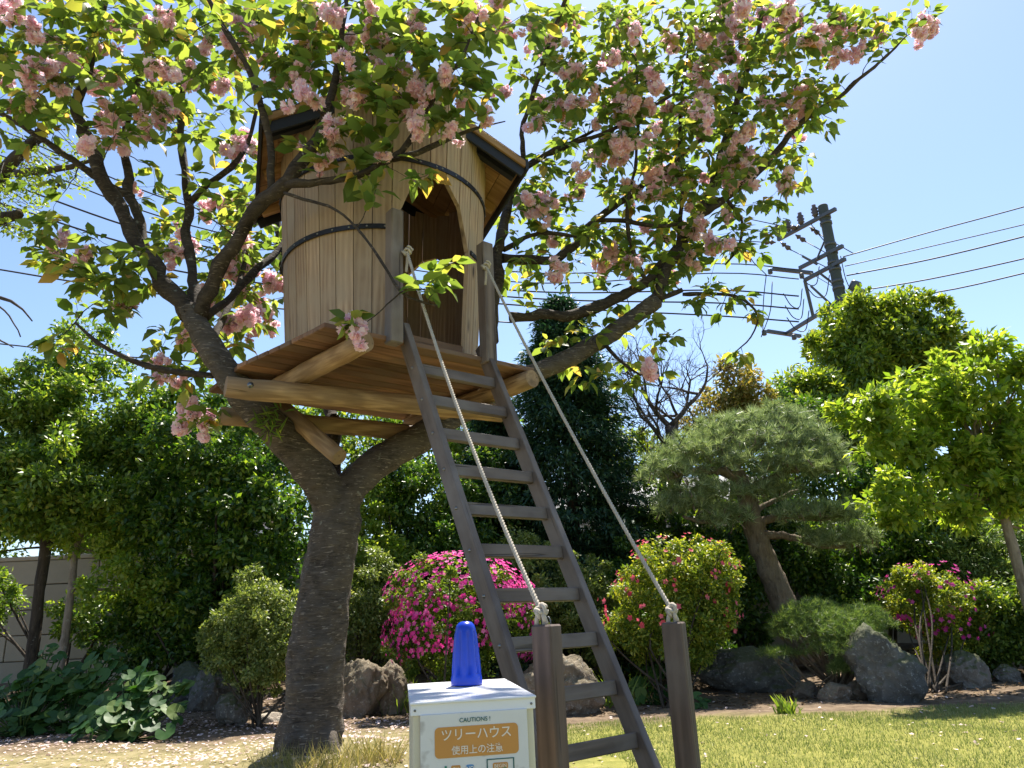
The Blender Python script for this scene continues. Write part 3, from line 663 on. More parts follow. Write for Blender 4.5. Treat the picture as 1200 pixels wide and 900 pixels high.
limbs = [
    [(222, 370, 4.55, 14), (200, 338, 4.55, 12.5), (165, 290, 4.55, 11.5), (135, 240, 4.5, 11), (115, 195, 4.45, 10.5), (97, 150, 4.4, 10), (90, 120, 4.4, 8.5), (105, 80, 4.35, 6.5), (112, 40, 4.3, 5), (118, -10, 4.3, 4)],
    [(170, 300, 4.6, 8), (163, 255, 4.65, 8), (152, 225, 4.7, 7), (148, 185, 4.75, 6.5), (148, 150, 4.8, 5.5), (160, 100, 4.8, 4.5), (175, 50, 4.85, 3.5), (185, 0, 4.9, 2.5)],
    [(156, 232, 4.7, 6), (125, 215, 4.65, 5.5), (85, 188, 4.6, 5), (45, 160, 4.55, 4.5), (0, 133, 4.5, 4), (-40, 118, 4.5, 3)],
    [(232, 375, 4.6, 10), (224, 320, 4.75, 8), (220, 270, 4.9, 7), (222, 235, 5.0, 6.5), (215, 190, 5.05, 5.5), (212, 150, 5.1, 5), (214, 100, 5.1, 4), (222, 50, 5.1, 3)],
    [(222, 238, 5.0, 5.5), (245, 215, 5.0, 5), (272, 195, 5.0, 4.5), (290, 168, 5.0, 3.5), (300, 130, 4.9, 2.5)],
    [(232, 372, 4.55, 12), (255, 318, 4.4, 11), (285, 270, 4.25, 11), (315, 232, 4.1, 11), (340, 210, 4.0, 10.5), (362, 175, 3.95, 10), (378, 148, 3.95, 8), (392, 100, 3.9, 5.5), (400, 50, 3.9, 4), (405, 0, 3.9, 3)],
    [(335, 216, 4.0, 7), (375, 212, 3.95, 6), (420, 205, 3.9, 5.5), (458, 187, 3.88, 5.5), (480, 165, 3.88, 4.5), (500, 130, 3.85, 3.5), (520, 98, 3.85, 3), (545, 60, 3.8, 2.2), (560, 20, 3.8, 1.8)],
    [(460, 187, 3.88, 5), (490, 178, 3.88, 5), (520, 165, 3.9, 4), (560, 150, 3.9, 2.2), (592, 142, 4.0, .9)],
    [(316, 232, 4.1, 7), (319, 200, 4.05, 5.5), (312, 150, 4.0, 5.2), (300, 105, 3.95, 4.8), (280, 60, 3.9, 4.2), (255, 20, 3.85, 3.8), (235, -15, 3.8, 3)],
    [(333, 226, 4.0, 2.6), (365, 236, 3.95, 2.3), (395, 247, 3.9, 2.2), (425, 275, 3.85, 2.0), (448, 308, 3.8, 2.2), (470, 342, 3.78, 2.4), (492, 353, 3.78, 1.8), (512, 358, 3.78, 1.1)],
    [(240, 372, 4.6, 7.5), (268, 350, 4.8, 6.5), (300, 318, 5.05, 6), (330, 288, 5.3, 5), (352, 266, 5.5, 4), (380, 230, 5.8, 3), (400, 180, 5.9, 1.5)],
    [(250, 440, 4.62, 5), (215, 437, 4.65, 5), (180, 430, 4.6, 4.5), (145, 417, 4.55, 4), (115, 402, 4.5, 3), (88, 378, 4.5, 2)],
    [(245, 405, 4.7, 6), (262, 372, 5.0, 5), (280, 330, 5.3, 4.5), (290, 280, 5.6, 4), (300, 230, 5.9, 3)],
    [(386, 590, 5.35, 15), (386, 545, 5.4, 12.5), (388, 505, 5.5, 11.5), (385, 470, 5.7, 10), (370, 430, 5.95, 9), (350, 370, 6.15, 8), (330, 300, 6.25, 7), (320, 220, 6.3, 5.5), (330, 140, 6.3, 4)],
    # above the picture's top edge
    [(405, 0, 3.9, 3.5), (428, -70, 3.85, 3), (480, -150, 3.75, 2.5), (560, -210, 3.65, 2), (640, -240, 3.6, 1.5)],
    [(622, 120, 5.8, 3.6), (640, 60, 5.6, 3.4), (675, -30, 5.2, 3), (720, -110, 4.75, 2.6), (790, -160, 4.35, 2.2), (860, -200, 4.1, 1.6)],
    [(112, 40, 4.3, 4), (140, -40, 4.2, 3), (190, -110, 4.1, 2.4), (260, -170, 4.0, 1.6)],
    # right side
    [(770, 352, 6.15, 9), (782, 318, 6.2, 8), (797, 285, 6.25, 7.5), (815, 255, 6.3, 7), (832, 225, 6.35, 6.5), (845, 180, 6.4, 6), (860, 135, 6.4, 5.5), (872, 95, 6.4, 4.5), (885, 50, 6.4, 3.5), (895, 10, 6.4, 3)],
    [(812, 260, 6.3, 6.5), (850, 232, 6.3, 6), (885, 205, 6.25, 5.2), (912, 172, 6.2, 4.8), (940, 143, 6.15, 4.2), (975, 120, 6.1, 3.6), (1008, 92, 6.05, 3), (1040, 65, 6.0, 2.0), (1062, 42, 6.0, 1)],
    [(598, 372, 5.9, 7), (640, 370, 6.0, 8), (680, 366, 6.1, 8.5), (720, 352, 6.15, 8.5), (757, 330, 6.2, 8), (780, 305, 6.25, 7), (795, 288, 6.25, 6)],
    [(575, 400, 5.75, 11), (578, 350, 5.8, 9.5), (584, 310, 5.85, 9), (590, 270, 5.9, 8), (598, 230, 5.95, 6.5), (612, 200, 6.0, 5.5), (640, 182, 6.0, 4.5), (668, 168, 6.0, 3.2), (700, 150, 6.0, 2.4)],
    [(610, 205, 6.0, 4.5), (613, 175, 5.95, 4), (612, 150, 5.9, 3.5), (622, 120, 5.8, 2.8), (640, 70, 5.7, 2)],
    [(612, 200, 6.0, 4), (650, 175, 5.95, 3.5), (700, 160, 5.9, 3.2), (740, 140, 5.9, 2.8), (790, 110, 5.9, 2)],
    [(588, 303, 5.86, 7), (620, 303, 6.0, 7), (655, 304, 6.1, 6.8), (675, 285, 6.15, 6.5), (690, 265, 6.2, 6.5), (715, 245, 6.25, 5.5), (750, 220, 6.3, 5), (790, 190, 6.3, 4), (825, 160, 6.3, 3)],
    [(590, 293, 5.88, 4.5), (615, 280, 5.95, 4), (640, 273, 6.0, 3.6), (665, 276, 6.0, 3), (690, 280, 6.0, 2)],
    [(700, 258, 6.2, 3.8), (735, 260, 6.15, 3.4), (770, 265, 6.15, 2.8), (800, 262, 6.15, 2)],
    [(757, 330, 6.2, 4), (740, 290, 6.1, 3.2), (735, 240, 6.0, 2.8), (745, 190, 6.0, 2.4), (748, 130, 6.0, 2), (745, 70, 6.0, 1.6)],
    [(795, 290, 6.25, 4), (800, 230, 6.2, 3.2), (796, 170, 6.2, 2.6), (800, 100, 6.2, 2.2), (810, 40, 6.2, 1.8)],
    [(800, 345, 6.2, 3), (840, 345, 6.1, 2.6), (870, 350, 6.0, 2), (888, 370, 6.0, 1.5), (880, 395, 6.0, 1.2), (862, 412, 6.0, 1.0)],
    [(770, 352, 6.15, 4), (800, 340, 6.15, 3.6)],
    [(705, 398, 6.05, 4), (718, 415, 5.95, 3), (735, 430, 5.9, 2.4), (752, 440, 5.9, 1.6)],
    [(850, 232, 6.3, 3), (870, 260, 6.3, 2.5), (865, 290, 6.3, 2), (850, 310, 6.3, 1.5)],
]
nodesP, nodesR = [], []
mb = MB(); tV, tF = [], []; off = 0
for i, p in enumerate(main):
    Q = poly(p, .05); V, Fq = tube_np(Q[:, :3], Q[:, 3], 20, .035, i); tV.append(V - tb); tF.append(Fq + off); off += len(V)
    n = len(Q); c0 = off; # caps
    tV.append(np.array([Q[0, :3], Q[-1, :3]]) - tb)
    s0 = off - len(V); e0 = off - 20
    tF.append(np.array([[off, s0 + (j + 1) % 20, s0 + j, s0 + j] for j in range(20)])); tF.append(np.array([[off + 1, e0 + j, e0 + (j + 1) % 20, e0 + (j + 1) % 20] for j in range(20)])); off += 2
    if i: nodesP.append(Q[6:, :3]); nodesR.append(Q[6:, 3])
# root flare
for k in range(6):
    a = k * 1.05 + .3; P = np.array([[.10 * math.cos(a), .10 * math.sin(a), .22], [.19 * math.cos(a), .19 * math.sin(a), .07], [.30 * math.cos(a), .30 * math.sin(a), -.02], [.42 * math.cos(a), .42 * math.sin(a), -.08]])
    Q = spline(np.hstack([P, [[.09], [.075], [.05], [.025]]]), .05); V, Fq = tube_np(Q[:, :3], Q[:, 3], 12, .05, k); tV.append(V); tF.append(Fq + off); off += len(V)
me = bpy.data.meshes.new('trunk'); Fl = [tuple(dict.fromkeys(f)) for f in np.vstack(tF).tolist()]
me.from_pydata(np.vstack(tV).tolist(), [], Fl)
trunk = obj('trunk', me, CT, mats=['cherry_bark'])
rm = trunk.modifiers.new('weld', 'REMESH'); rm.mode = 'VOXEL'; rm.voxel_size = .016; rm.use_smooth_shade = True
sm = trunk.modifiers.new('soft', 'SMOOTH'); sm.iterations = 3; sm.factor = .6
tx = bpy.data.textures.new('bark lumps', 'CLOUDS'); tx.noise_scale = .11; tx.noise_depth = 4
dm = trunk.modifiers.new('lumps', 'DISPLACE'); dm.texture = tx; dm.strength = .03; dm.mid_level = .6; dm.texture_coords = 'LOCAL'
tx2 = bpy.data.textures.new('bark scars', 'VORONOI'); tx2.noise_scale = .05; dm2 = trunk.modifiers.new('scars', 'DISPLACE'); dm2.texture = tx2; dm2.strength = .006; dm2.mid_level = .5; dm2.texture_coords = 'LOCAL'
for i, p in enumerate(limbs):
    Q = poly(p, .06); Q[:, 3] *= .86; nodesP.append(Q[:, :3]); nodesR.append(Q[:, 3]); r0 = np.random.default_rng(i)
    w_ = r0.normal(0, 1, (len(Q), 3)); w_ = (w_ + np.roll(w_, 1, 0) + np.roll(w_, 2, 0)) / 3; w_[:2] = 0
    mb = MB(); mb.tube(Q[:, :3] - tb + w_ * Q[:, 3:4] * .35, Q[:, 3] * (1 + .08 * r0.normal(0, 1, len(Q))), 10, True, 0, True, .05, i)
    obj('limb', mb.mesh('limb'), CT, mats=['limb_bark'])
nodesP = np.vstack(nodesP); nodesR = np.concatenate(nodesR)
# leafy shoots: (px, py, rx, ry, Y, depth spread, shoots, share with blossom)
blobs = [
    (640, -210, 110, 60, 3.65, .3, 40, .2), (720, -90, 90, 50, 4.8, .4, 40, .2), (790, -150, 100, 60, 4.4, .4, 60, .2), (860, -60, 90, 40, 6.0, .5, 30, .2), 
    (440, 105, 55, 40, 3.86, .15, 9, .5), (500, 130, 40, 25, 3.86, .12, 5, .45),
    (55, 45, 75, 50, 4.1, .30, 60, .40), (160, 40, 75, 50, 4.4, .40, 52, .28), (110, 125, 70, 40, 4.4, .35, 30, .35), (30, 110, 45, 55, 4.2, .3, 22, .38),
    (250, 45, 70, 55, 4.6, .45, 46, .22), (340, 35, 75, 45, 4.1, .35, 50, .28), (420, 35, 65, 45, 3.95, .3, 42, .30), (350, 90, 60, 30, 4.0, .25, 24, .35),
    (470, 85, 50, 45, 3.85, .22, 32, .40), (530, 110, 45, 45, 3.85, .22, 26, .35), (520, 30, 60, 35, 3.9, .3, 34, .30), (590, 20, 50, 22, 4.3, .4, 18, .2), (405, 150, 38, 26, 3.88, .12, 12, .55), (370, 175, 20, 18, 3.92, .1, 5, .6),
    (460, 205, 45, 28, 3.85, .12, 12, .25), (430, 225, 30, 15, 3.85, .1, 4, .3), (510, 318, 22, 26, 3.76, .08, 7, .0), (420, 382, 22, 6, 3.78, .06, 4, .1),
    (180, 120, 50, 45, 4.8, .4, 22, .22), (235, 130, 50, 50, 5.0, .4, 28, .2), (270, 205, 35, 45, 5.3, .4, 20, .2), (235, 280, 50, 40, 5.4, .5, 28, .22), (290, 330, 45, 50, 5.8, .4, 44, .3), (255, 370, 50, 40, 5.5, .5, 32, .3), (300, 250, 30, 50, 6.0, .3, 26, .25),
    (120, 300, 55, 30, 4.5, .25, 22, .08), (70, 285, 35, 40, 4.45, .25, 16, .05), (115, 345, 45, 22, 4.6, .3, 14, .15), (190, 215, 50, 25, 4.8, .4, 10, .3), (215, 410, 40, 30, 5.0, .4, 16, .25), (228, 485, 26, 12, 5.0, .2, 9, .8), (205, 445, 25, 20, 4.9, .3, 9, .3), (60, 400, 40, 12, 4.5, .2, 5, .05), (165, 330, 30, 25, 4.6, .3, 8, .1), (45, 230, 30, 30, 4.5, .2, 6, .0),
    (640, 100, 45, 50, 5.6, .4, 22, .25), (690, 50, 60, 45, 5.9, .5, 46, .25), (780, 40, 70, 40, 6.2, .6, 64, .28), (870, 40, 65, 38, 6.3, .6, 60, .30), (950, 40, 50, 35, 6.1, .5, 34, .30), (1020, 35, 45, 25, 6.0, .3, 20, .30), (1075, 22, 22, 14, 5.95, .2, 7, .35),
    (690, 130, 60, 50, 5.9, .5, 50, .30), (770, 120, 60, 45, 6.1, .6, 58, .30), (850, 120, 60, 45, 6.3, .6, 58, .30), (920, 115, 45, 40, 6.2, .5, 32, .22), (970, 120, 30, 30, 6.1, .3, 10, .15),
    (660, 210, 55, 40, 6.1, .4, 28, .28), (740, 200, 60, 40, 6.1, .5, 50, .32), (820, 195, 60, 40, 6.3, .5, 54, .32), (890, 185, 45, 40, 6.3, .4, 28, .22), (930, 195, 20, 25, 6.2, .3, 7, .1), (905, 250, 22, 25, 6.2, .3, 7, .05),
    (620, 260, 30, 45, 6.0, .3, 20, .12), (690, 300, 55, 35, 6.2, .4, 34, .25), (760, 285, 55, 35, 6.3, .4, 38, .30), (830, 270, 45, 35, 6.3, .4, 26, .2), (870, 275, 30, 30, 6.3, .3, 10, .05),
    (610, 330, 25, 30, 6.1, .3, 12, .1), (720, 375, 45, 18, 6.1, .3, 10, .05), (800, 335, 40, 22, 6.2, .3, 12, .15), (850, 350, 25, 14, 6.1, .2, 5, .0), (740, 432, 40, 18, 5.9, .2, 9, .08), (880, 365, 10, 8, 6.0, .1, 2, .0), (860, 415, 12, 8, 6.0, .1, 3, .0), (690, 435, 25, 15, 6.0, .2, 5, .0), (640, 400, 25, 10, 5.95, .2, 4, 0), (775, 400, 20, 14, 6.1, .2, 4, 0),
]
centers, bl = [], []
for px, py, rx, ry, Y, dY, n, fb_ in blobs:
    n = int(n * (1.2 if px > 600 else .98))
    for _ in range(n):
        while True:
            a, b = rng.uniform(-1, 1, 2)
            if a * a + b * b < 1: break
        centers.append(at(px + a * rx * 1.12, py + b * ry * 1.12, Y + rng.normal(0, dY * .6))); bl.append(rng.random() < fb_)
centers = np.array(centers); bl = np.array(bl)
# keep shoots out of the tree house walls
lc = np.array([tl(p) for p in centers]); inside = (np.hypot(lc[:, 0] - HX, lc[:, 1] - HY) < .86) & (lc[:, 2] > 2.4) & (lc[:, 2] < 4.75)
centers, bl = centers[~inside], bl[~inside]
dist = np.array([np.min(((nodesP - c)**2).sum(1)) for c in centers]); order = np.argsort(dist)
NP = np.zeros((len(nodesP) + 6 * len(centers), 3)); NR = np.zeros(len(NP)); m = len(nodesP); NP[:m] = nodesP; NR[:m] = nodesR
twV, twF, toff = [], [], 0; Lp, Ld, Ln, Ls = [], [], [], []; BL = []
for ci in order:
    c = centers[ci]; dd = ((NP[:m] - c)**2).sum(1); j = int(np.argmin(dd)); d = math.sqrt(dd[j]); s0 = NP[j]
    if d > 1.3: continue
    mid = (s0 + c) / 2 + rng.normal(0, .10 * d, 3) + np.array([0, 0, -.06 * d]); t = np.linspace(0, 1, 7)[:, None]
    P = (1 - t)**2 * s0 + 2 * t * (1 - t) * mid + t * t * c
    P[1:-1] += rng.normal(0, .012 * min(d, .6), (5, 3))
    r0 = min(NR[j] * .6, .0035 + .007 * d); rr = np.linspace(r0, .0019, 7)
    V, Fq = tube_np(P, rr, 5); twV.append(V - tb); twF.append(Fq + toff); toff += len(V)
    NP[m:m + 5] = P[2:]; NR[m:m + 5] = rr[2:]; m += 5
    tdir = unit(P[-1] - P[-3])
    nl = rng.integers(5, 9)
    for q in range(nl):
        tt = 1.0 if q < 4 else rng.uniform(.45, 1.0); k_ = min(6, int(tt * 6)); p = P[k_] + rng.normal(0, .006, 3)
        out = unit(rng.normal(0, 1, 3) * [1, 1, .35] + tdir * .7 + np.array([0, 0, -.28])); nn = unit(np.array([0, 0, 1.]) + rng.normal(0, .45, 3))
        Lp.append(p + out * .02); Ld.append(out); Ln.append(nn); Ls.append(rng.uniform(.062, .155))
    if bl[ci] and rng.random() < .45 + .75 * mnoise.noise(Vector(c * 1.6)) + .2: BL.append(c + np.array([0, 0, -.035]) + rng.normal(0, .015, 3))
obj('twigs', npmesh('twigs', np.vstack(twV), np.vstack(twF), True), CT, mats=['limb_bark'])['kind'] = 'stuff'
Lp, Ld, Ln, Ls = map(np.array, (Lp, Ld, Ln, Ls))
q = proj(Lp); inview = (q[:, 0] > 5) & (q[:, 0] < 1195) & (q[:, 1] > 5) & (q[:, 1] < 895)
score = np.where(inview, Ls / q[:, 2], 0); big = np.argsort(-score)[:300]; rest = np.setdiff1d(np.arange(len(Lp)), big)
V, Fc = scatter(LEAF_V, LEAF_F, Lp[rest] - tb, Ld[rest], Ln[rest], Ls[rest])
obj('foliage', npmesh('foliage', V, Fc), CT, mats=['cherry_leaf'])['kind'] = 'stuff'
lm = npmesh('leaf', LEAF_V, LEAF_F); lm.materials.append(M['cherry_leaf'])
for i in big:
    d = unit(Ld[i]); y = unit(np.cross(Ln[i], d)); z = np.cross(d, y); o = obj('leaf', lm, CT)
    o.matrix_local = Matrix(((*(np.array([d[0], y[0], z[0]]) * Ls[i]), Lp[i][0] - tb[0]), (*(np.array([d[1], y[1], z[1]]) * Ls[i]), Lp[i][1] - tb[1]), (*(np.array([d[2], y[2], z[2]]) * Ls[i]), Lp[i][2] - tb[2]), (0, 0, 0, 1)))
def blossom_mesh(seed):
    r0 = np.random.default_rng(seed); PV = np.array([[0, 0, 0], [.55, .38, .10], [.95, .30, .02], [.86, 0, .08], [.95, -.30, .02], [.55, -.38, .10]]); PF = np.array([[0, 5, 3], [0, 3, 1], [1, 3, 2], [5, 4, 3]])
    Vs, Fs, o = [], [], 0
    for k in range(r0.integers(4, 7)):
        c = r0.normal(0, 1, 3) * [.023, .023, .02]; ax = unit(r0.normal(0, 1, 3) + np.array([0, 0, -.8])); n = 42
        d = unit(r0.normal(0, 1, (n, 3)) + ax * .55); V, Fc = scatter(PV, PF, c + d * .004, d, unit(ax + r0.normal(0, .5, (n, 3))), r0.uniform(.020, .032, n)); Vs.append(V); Fs.append(Fc + o); o += len(V)
    me = npmesh('blossom_cluster', np.vstack(Vs), np.vstack(Fs)); me.materials.append(M['blossom']); return me
bms = [blossom_mesh(s) for s in range(8)]
BL = np.array(BL); qb = proj(BL); iv = (qb[:, 0] > -10) & (qb[:, 0] < 1210) & (qb[:, 1] > -15) & (qb[:, 1] < 900); BL = BL[iv]
BL = BL[np.argsort(proj(BL)[:, 2])]; extra = BL[290:]; BL = BL[:290]
if len(extra):
    Vs, Fs, o_ = [], [], 0
    for i, c in enumerate(extra):
        m_ = bms[i % 8]; v_ = np.zeros(len(m_.vertices) * 3); m_.vertices.foreach_get('co', v_); f_ = np.zeros(len(m_.polygons) * 3, np.int32); m_.loops.foreach_get('vertex_index', f_)
        a_ = rng.uniform(-3, 3); v_ = v_.reshape(-1, 3) @ np.array([[math.cos(a_), -math.sin(a_), 0], [math.sin(a_), math.cos(a_), 0], [0, 0, 1]]) * rng.uniform(1.2, 2.2) + c - tb; Vs.append(v_); Fs.append(f_.reshape(-1, 3) + o_); o_ += len(v_)
    obj('far_blossoms', npmesh('far_blossoms', np.vstack(Vs), np.vstack(Fs)), CT, mats=['blossom'])['kind'] = 'stuff'
for i, p in enumerate(BL):
    o = obj('blossom_cluster', bms[i % 8], CT, p - tb, tuple(rng.uniform(-3, 3, 3) * [.15, .15, 1])); s_ = rng.uniform(.95, 1.75) if p[1] < 5 else rng.uniform(1.2, 2.2); o.scale = (s_, s_, s_ * rng.uniform(.9, 1.15))
print('CHERRY leaves', len(Lp), 'blossoms', len(BL), 'shoots', len(centers))

# ------------------------------------------------------------------ garden plants
def leaves(cc, cr, nper, size, TV=MINI_V, TF=MINI_F, up=.6, droop=.15, flat=.8, out=.6, shell=.45):
    cc = np.asarray(cc, float); cr = np.asarray(cr, float); k = len(cc); n = k * nper; u = rdir(n); c = np.repeat(cc, nper, 0); r = np.repeat(cr, nper)
    pos = c + u * (r * rng.random(n)**shell)[:, None] * np.array([1, 1, flat])
    nr = unit(u * .7 + np.array([0, 0, up]) + rng.normal(0, .45, (n, 3))); d = unit(rng.normal(0, .6, (n, 3)) + u * out + np.array([0, 0, -droop]))
    return scatter(TV, TF, pos, d, nr, rng.uniform(size * .65, size * 1.25, n))
def ell_clumps(px, py, rx, ry, Y, n, cr, dep=.9, inner=.45):
    c = at(px, py, Y); s = mpp(c); R = np.array([rx * s, rx * s * dep, ry * s]); u = rdir(n); u[:, 1] -= .25; u = unit(u)
    t = rng.uniform(inner, 1, n)[:, None]
    sp = rng.random(n) < .3; t[sp] = rng.uniform(1.0, 1.25, (sp.sum(), 1)); f = np.where(sp, .55, 1.0)
    P = c + u * R * t * .86
    return P, rng.uniform(.6, 1.3, n) * cr * f
def plant(name, label, cat, ells, base, mat, leaf, ncl, cr, nper, group=None, TV=MINI_V, bark='dark_bark', trunk=None, stems=6, flowers=None, up=.6, droop=.15, tr=.03, inner=.45, dep=.9, out=.6, crown='crown', flat=.8, gap=0.0):
    B = np.array([base[0], base[1], float(gz(base[0], base[1]))]); t = thing(name, label, cat, B, 0, group)
    area = sum(e[2] * e[3] for e in ells); CC, CR = [], []
    for e in ells:
        n = max(3, int(ncl * e[2] * e[3] / area)); P, r = ell_clumps(*e[:5], n, cr, dep, inner); CC.append(P); CR.append(r)
    CC = np.vstack(CC); CR = np.concatenate(CR)
    gl = gz(CC[:, 0], CC[:, 1]) + .05; CC[:, 2] = np.maximum(CC[:, 2], gl)
    V, Fc = leaves(CC - B, CR, int(nper * .78), leaf * 1.06, TV, MINI_F, up, droop, flat, out)
    o = obj(crown, npmesh(crown, V, Fc), t, mats=[mat]); o['kind'] = 'stuff'
    mb = MB()
    if trunk is not None:
        tp_ = [[*at(x, y, Y), r * mpp(at(x, y, Y))] for x, y, Y, r in trunk]; a_ = tp_[0]; gz_ = float(gz(a_[0], a_[1])) - .06
        if a_[2] > gz_ + .05: tp_.insert(0, [a_[0] + (a_[0] - tp_[1][0]) * .5, a_[1], gz_, a_[3] * 1.15])
        Q = spline(tp_, .12); mb.tube(Q[:, :3] - B, Q[:, 3], 9, True, 0, True, .06, 1); src = Q[len(Q) // 2:, :3] - B
    else: src = np.zeros((1, 3))
    for i in rng.choice(len(CC), min(stems, len(CC)), replace=False):
        e = CC[i] - B; s = src[np.argmin(((src - e)**2).sum(1))] if trunk is not None else rng.normal(0, .06, 3) * [1, 1, 0]
        mid = (s + e) / 2 + rng.normal(0, .08, 3); L = np.linalg.norm(e - s); r0 = min(tr, .012 + .012 * L)
        Q = spline([[*s, r0], [*mid, r0 * .7], [*e, r0 * .3]], .1); mb.tube(Q[:, :3], Q[:, 3], 6)
    if mb.v: obj('trunk' if trunk is not None else 'stems', mb.mesh('stems'), t, mats=[bark])
    if flowers:
        fm, nf, fs, low = flowers; P, u = [], []
        wts = np.array([e[2] * e[3] for e in ells], float); wts /= wts.sum()
        for e, w_ in zip(ells, wts):
            m_ = int(nf * 2.2 * w_); c = at(*e[:2], e[4]); s = mpp(c); R = np.array([e[2] * s, e[2] * s * dep, e[3] * s]); v = rdir(m_); P.append(c + v * R * rng.uniform(.9, 1.08, (m_, 1))); u.append(v)
        P, u = np.vstack(P), np.vstack(u); i = rng.permutation(len(P)); P, u = P[i], u[i]; cen = CC.mean(0); o_ = unit(P - cen)
        ins = np.zeros(len(P), bool)
        for e in ells:
            c = at(*e[:2], e[4]); s = mpp(c); R = np.array([e[2] * s, e[2] * s * dep, e[3] * s]); ins |= ((((P - c) / R)**2).sum(1) < .72)
        nz = np.array([mnoise.noise(Vector(q * 4.5)) for q in P])
        k = ~ins & (o_[:, 1] < .45) & (o_[:, 2] > low) & (nz > -.24)
        P = P[k][:nf]; un = unit(u[k][:nf] + o_[k][:nf] + np.array([0, -.4, .3])); n = len(P)
        a = unit(np.cross(un, rdir(n))); V, Fc = scatter(FLOW_V, FLOW_F, P - B, a, un, rng.uniform(fs * .7, fs * 1.2, n))
        f = obj('blossoms', npmesh('blossoms', V, Fc), t, mats=[fm]); f['kind'] = 'stuff'
    return t
def gp(x, y): return on_ground(x, y)[:2]
def below(x, Y, dx=0): p = at(x, 600, Y); return (p[0] + dx, p[1])

# trees and hedges at the left
plant('evergreen_tree', 'tall cone-shaped leafy evergreen at the far left, its top against the sky', 'tree', [(98, 425, 38, 52, 10.70), (72, 485, 74, 62, 10.50), (145, 505, 62, 56, 10.50), (95, 565, 110, 58, 10.40), (60, 600, 80, 34, 10.20)], below(85, 10.60), 'mid_leaf', .085, 210, .30, 220, trunk=[(42, 735, 10.40, 6.5), (48, 680, 10.40, 6), (62, 600, 10.50, 7), (85, 500, 10.60, 5)], stems=14, group='trees along the back wall')
plant('pale_tree', 'pale yellow-green leafy tree cut off by the left picture edge', 'tree', [(8, 500, 52, 60, 10.10), (18, 565, 52, 50, 10.00)], below(-10, 10.00), 'light_leaf', .085, 80, .26, 180, trunk=[(-15, 760, 9.90, 7), (-8, 650, 9.90, 6), (5, 540, 10.00, 4)], stems=8, group='trees along the back wall')
plant('maple_tree', 'small thin-stemmed green maple in front of the block wall', 'tree', [(112, 625, 42, 34, 10.3), (160, 610, 55, 50, 10.4), (150, 675, 58, 40, 10.2), (190, 690, 40, 40, 10.2)], below(85, 10.3), 'bright_leaf', .075, 100, .22, 120, trunk=[(78, 735, 10.2, 4.5), (84, 690, 10.2, 4), (90, 640, 10.3, 3.5), (110, 600, 10.3, 2.5)], stems=12, tr=.018, bark='pale_bark')
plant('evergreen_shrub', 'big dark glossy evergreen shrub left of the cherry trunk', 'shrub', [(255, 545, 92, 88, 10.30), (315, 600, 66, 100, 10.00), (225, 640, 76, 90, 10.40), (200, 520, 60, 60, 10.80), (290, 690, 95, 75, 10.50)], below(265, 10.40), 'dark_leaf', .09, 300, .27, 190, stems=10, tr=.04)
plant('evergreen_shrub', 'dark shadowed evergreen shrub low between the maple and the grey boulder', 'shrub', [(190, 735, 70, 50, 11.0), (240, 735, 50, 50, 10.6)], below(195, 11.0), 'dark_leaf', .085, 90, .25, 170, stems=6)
plant('hedge_tree', 'leafy hedge tree rising behind the left block wall', 'tree', [(30, 570, 110, 75, 14.2), (150, 560, 110, 85, 14.2), (-60, 560, 90, 80, 14), (240, 560, 80, 80, 14), (30, 628, 120, 42, 13.6), (160, 630, 100, 42, 13.6), (-60, 630, 80, 45, 13.5)], below(90, 14.3), 'mid_leaf', .11, 260, .36, 150, trunk=[(90, 720, 14.3, 8), (90, 620, 14.3, 7), (92, 560, 14.3, 5)], stems=8)
plant('leafy_shrub', 'low shaded green shrub against the block wall behind the round-leaved plants', 'shrub', [(115, 715, 45, 36, 10.9), (-5, 700, 30, 50, 11)], below(100, 11.0), 'mid_leaf', .07, 50, .2, 130, stems=6)
# behind the trunk and the ladder
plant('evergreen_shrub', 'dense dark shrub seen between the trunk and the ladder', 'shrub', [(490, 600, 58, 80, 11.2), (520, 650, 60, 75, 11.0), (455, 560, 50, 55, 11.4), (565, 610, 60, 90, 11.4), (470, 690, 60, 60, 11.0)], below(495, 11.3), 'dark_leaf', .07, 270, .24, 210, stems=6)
plant('leafy_shrub', 'fresh light green shrub just right of the cherry trunk', 'shrub', [(432, 610, 28, 58, 10.7), (442, 655, 40, 45, 10.5)], below(437, 10.6), 'bright_leaf', .065, 60, .2, 160, stems=6)
plant('leafy_shrub', 'pale grey-green shrub beside the pink azalea, behind the trunk', 'shrub', [(430, 695, 44, 45, 9.9), (412, 730, 40, 50, 9.8), (460, 740, 40, 50, 9.9)], below(425, 9.9), 'box_leaf', .048, 90, .18, 210, stems=6)
plant('clipped_bush', 'rounded clipped bush with small pale leaves left of the trunk', 'bush', [(302, 727, 54, 56, 8.55), (335, 750, 46, 52, 8.45), (280, 755, 42, 46, 8.55), (310, 775, 50, 34, 8.45)], gp(305, 818), 'box_leaf', .042, 190, .13, 230, stems=10, inner=.6, tr=.015)
plant('pink_azalea', 'azalea bush covered in vivid magenta-pink flowers behind the ladder', 'azalea', [(535, 695, 80, 46, 8.8), (520, 740, 68, 52, 8.7), (585, 725, 50, 58, 8.8), (530, 770, 60, 36, 8.7)], gp(535, 806), 'azalea_leaf', .042, 190, .14, 220, stems=10, tr=.014, flowers=('magenta', 2700, .029, -.5), inner=.65)
plant('green_azalea', 'pale green azalea bush without flowers behind the ladder rungs', 'bush', [(655, 690, 66, 48, 9.8), (690, 725, 55, 55, 9.7), (615, 655, 36, 32, 10.0), (620, 720, 50, 40, 9.9)], gp(665, 786), 'box_leaf', .048, 170, .17, 210, stems=8, tr=.015, inner=.6)
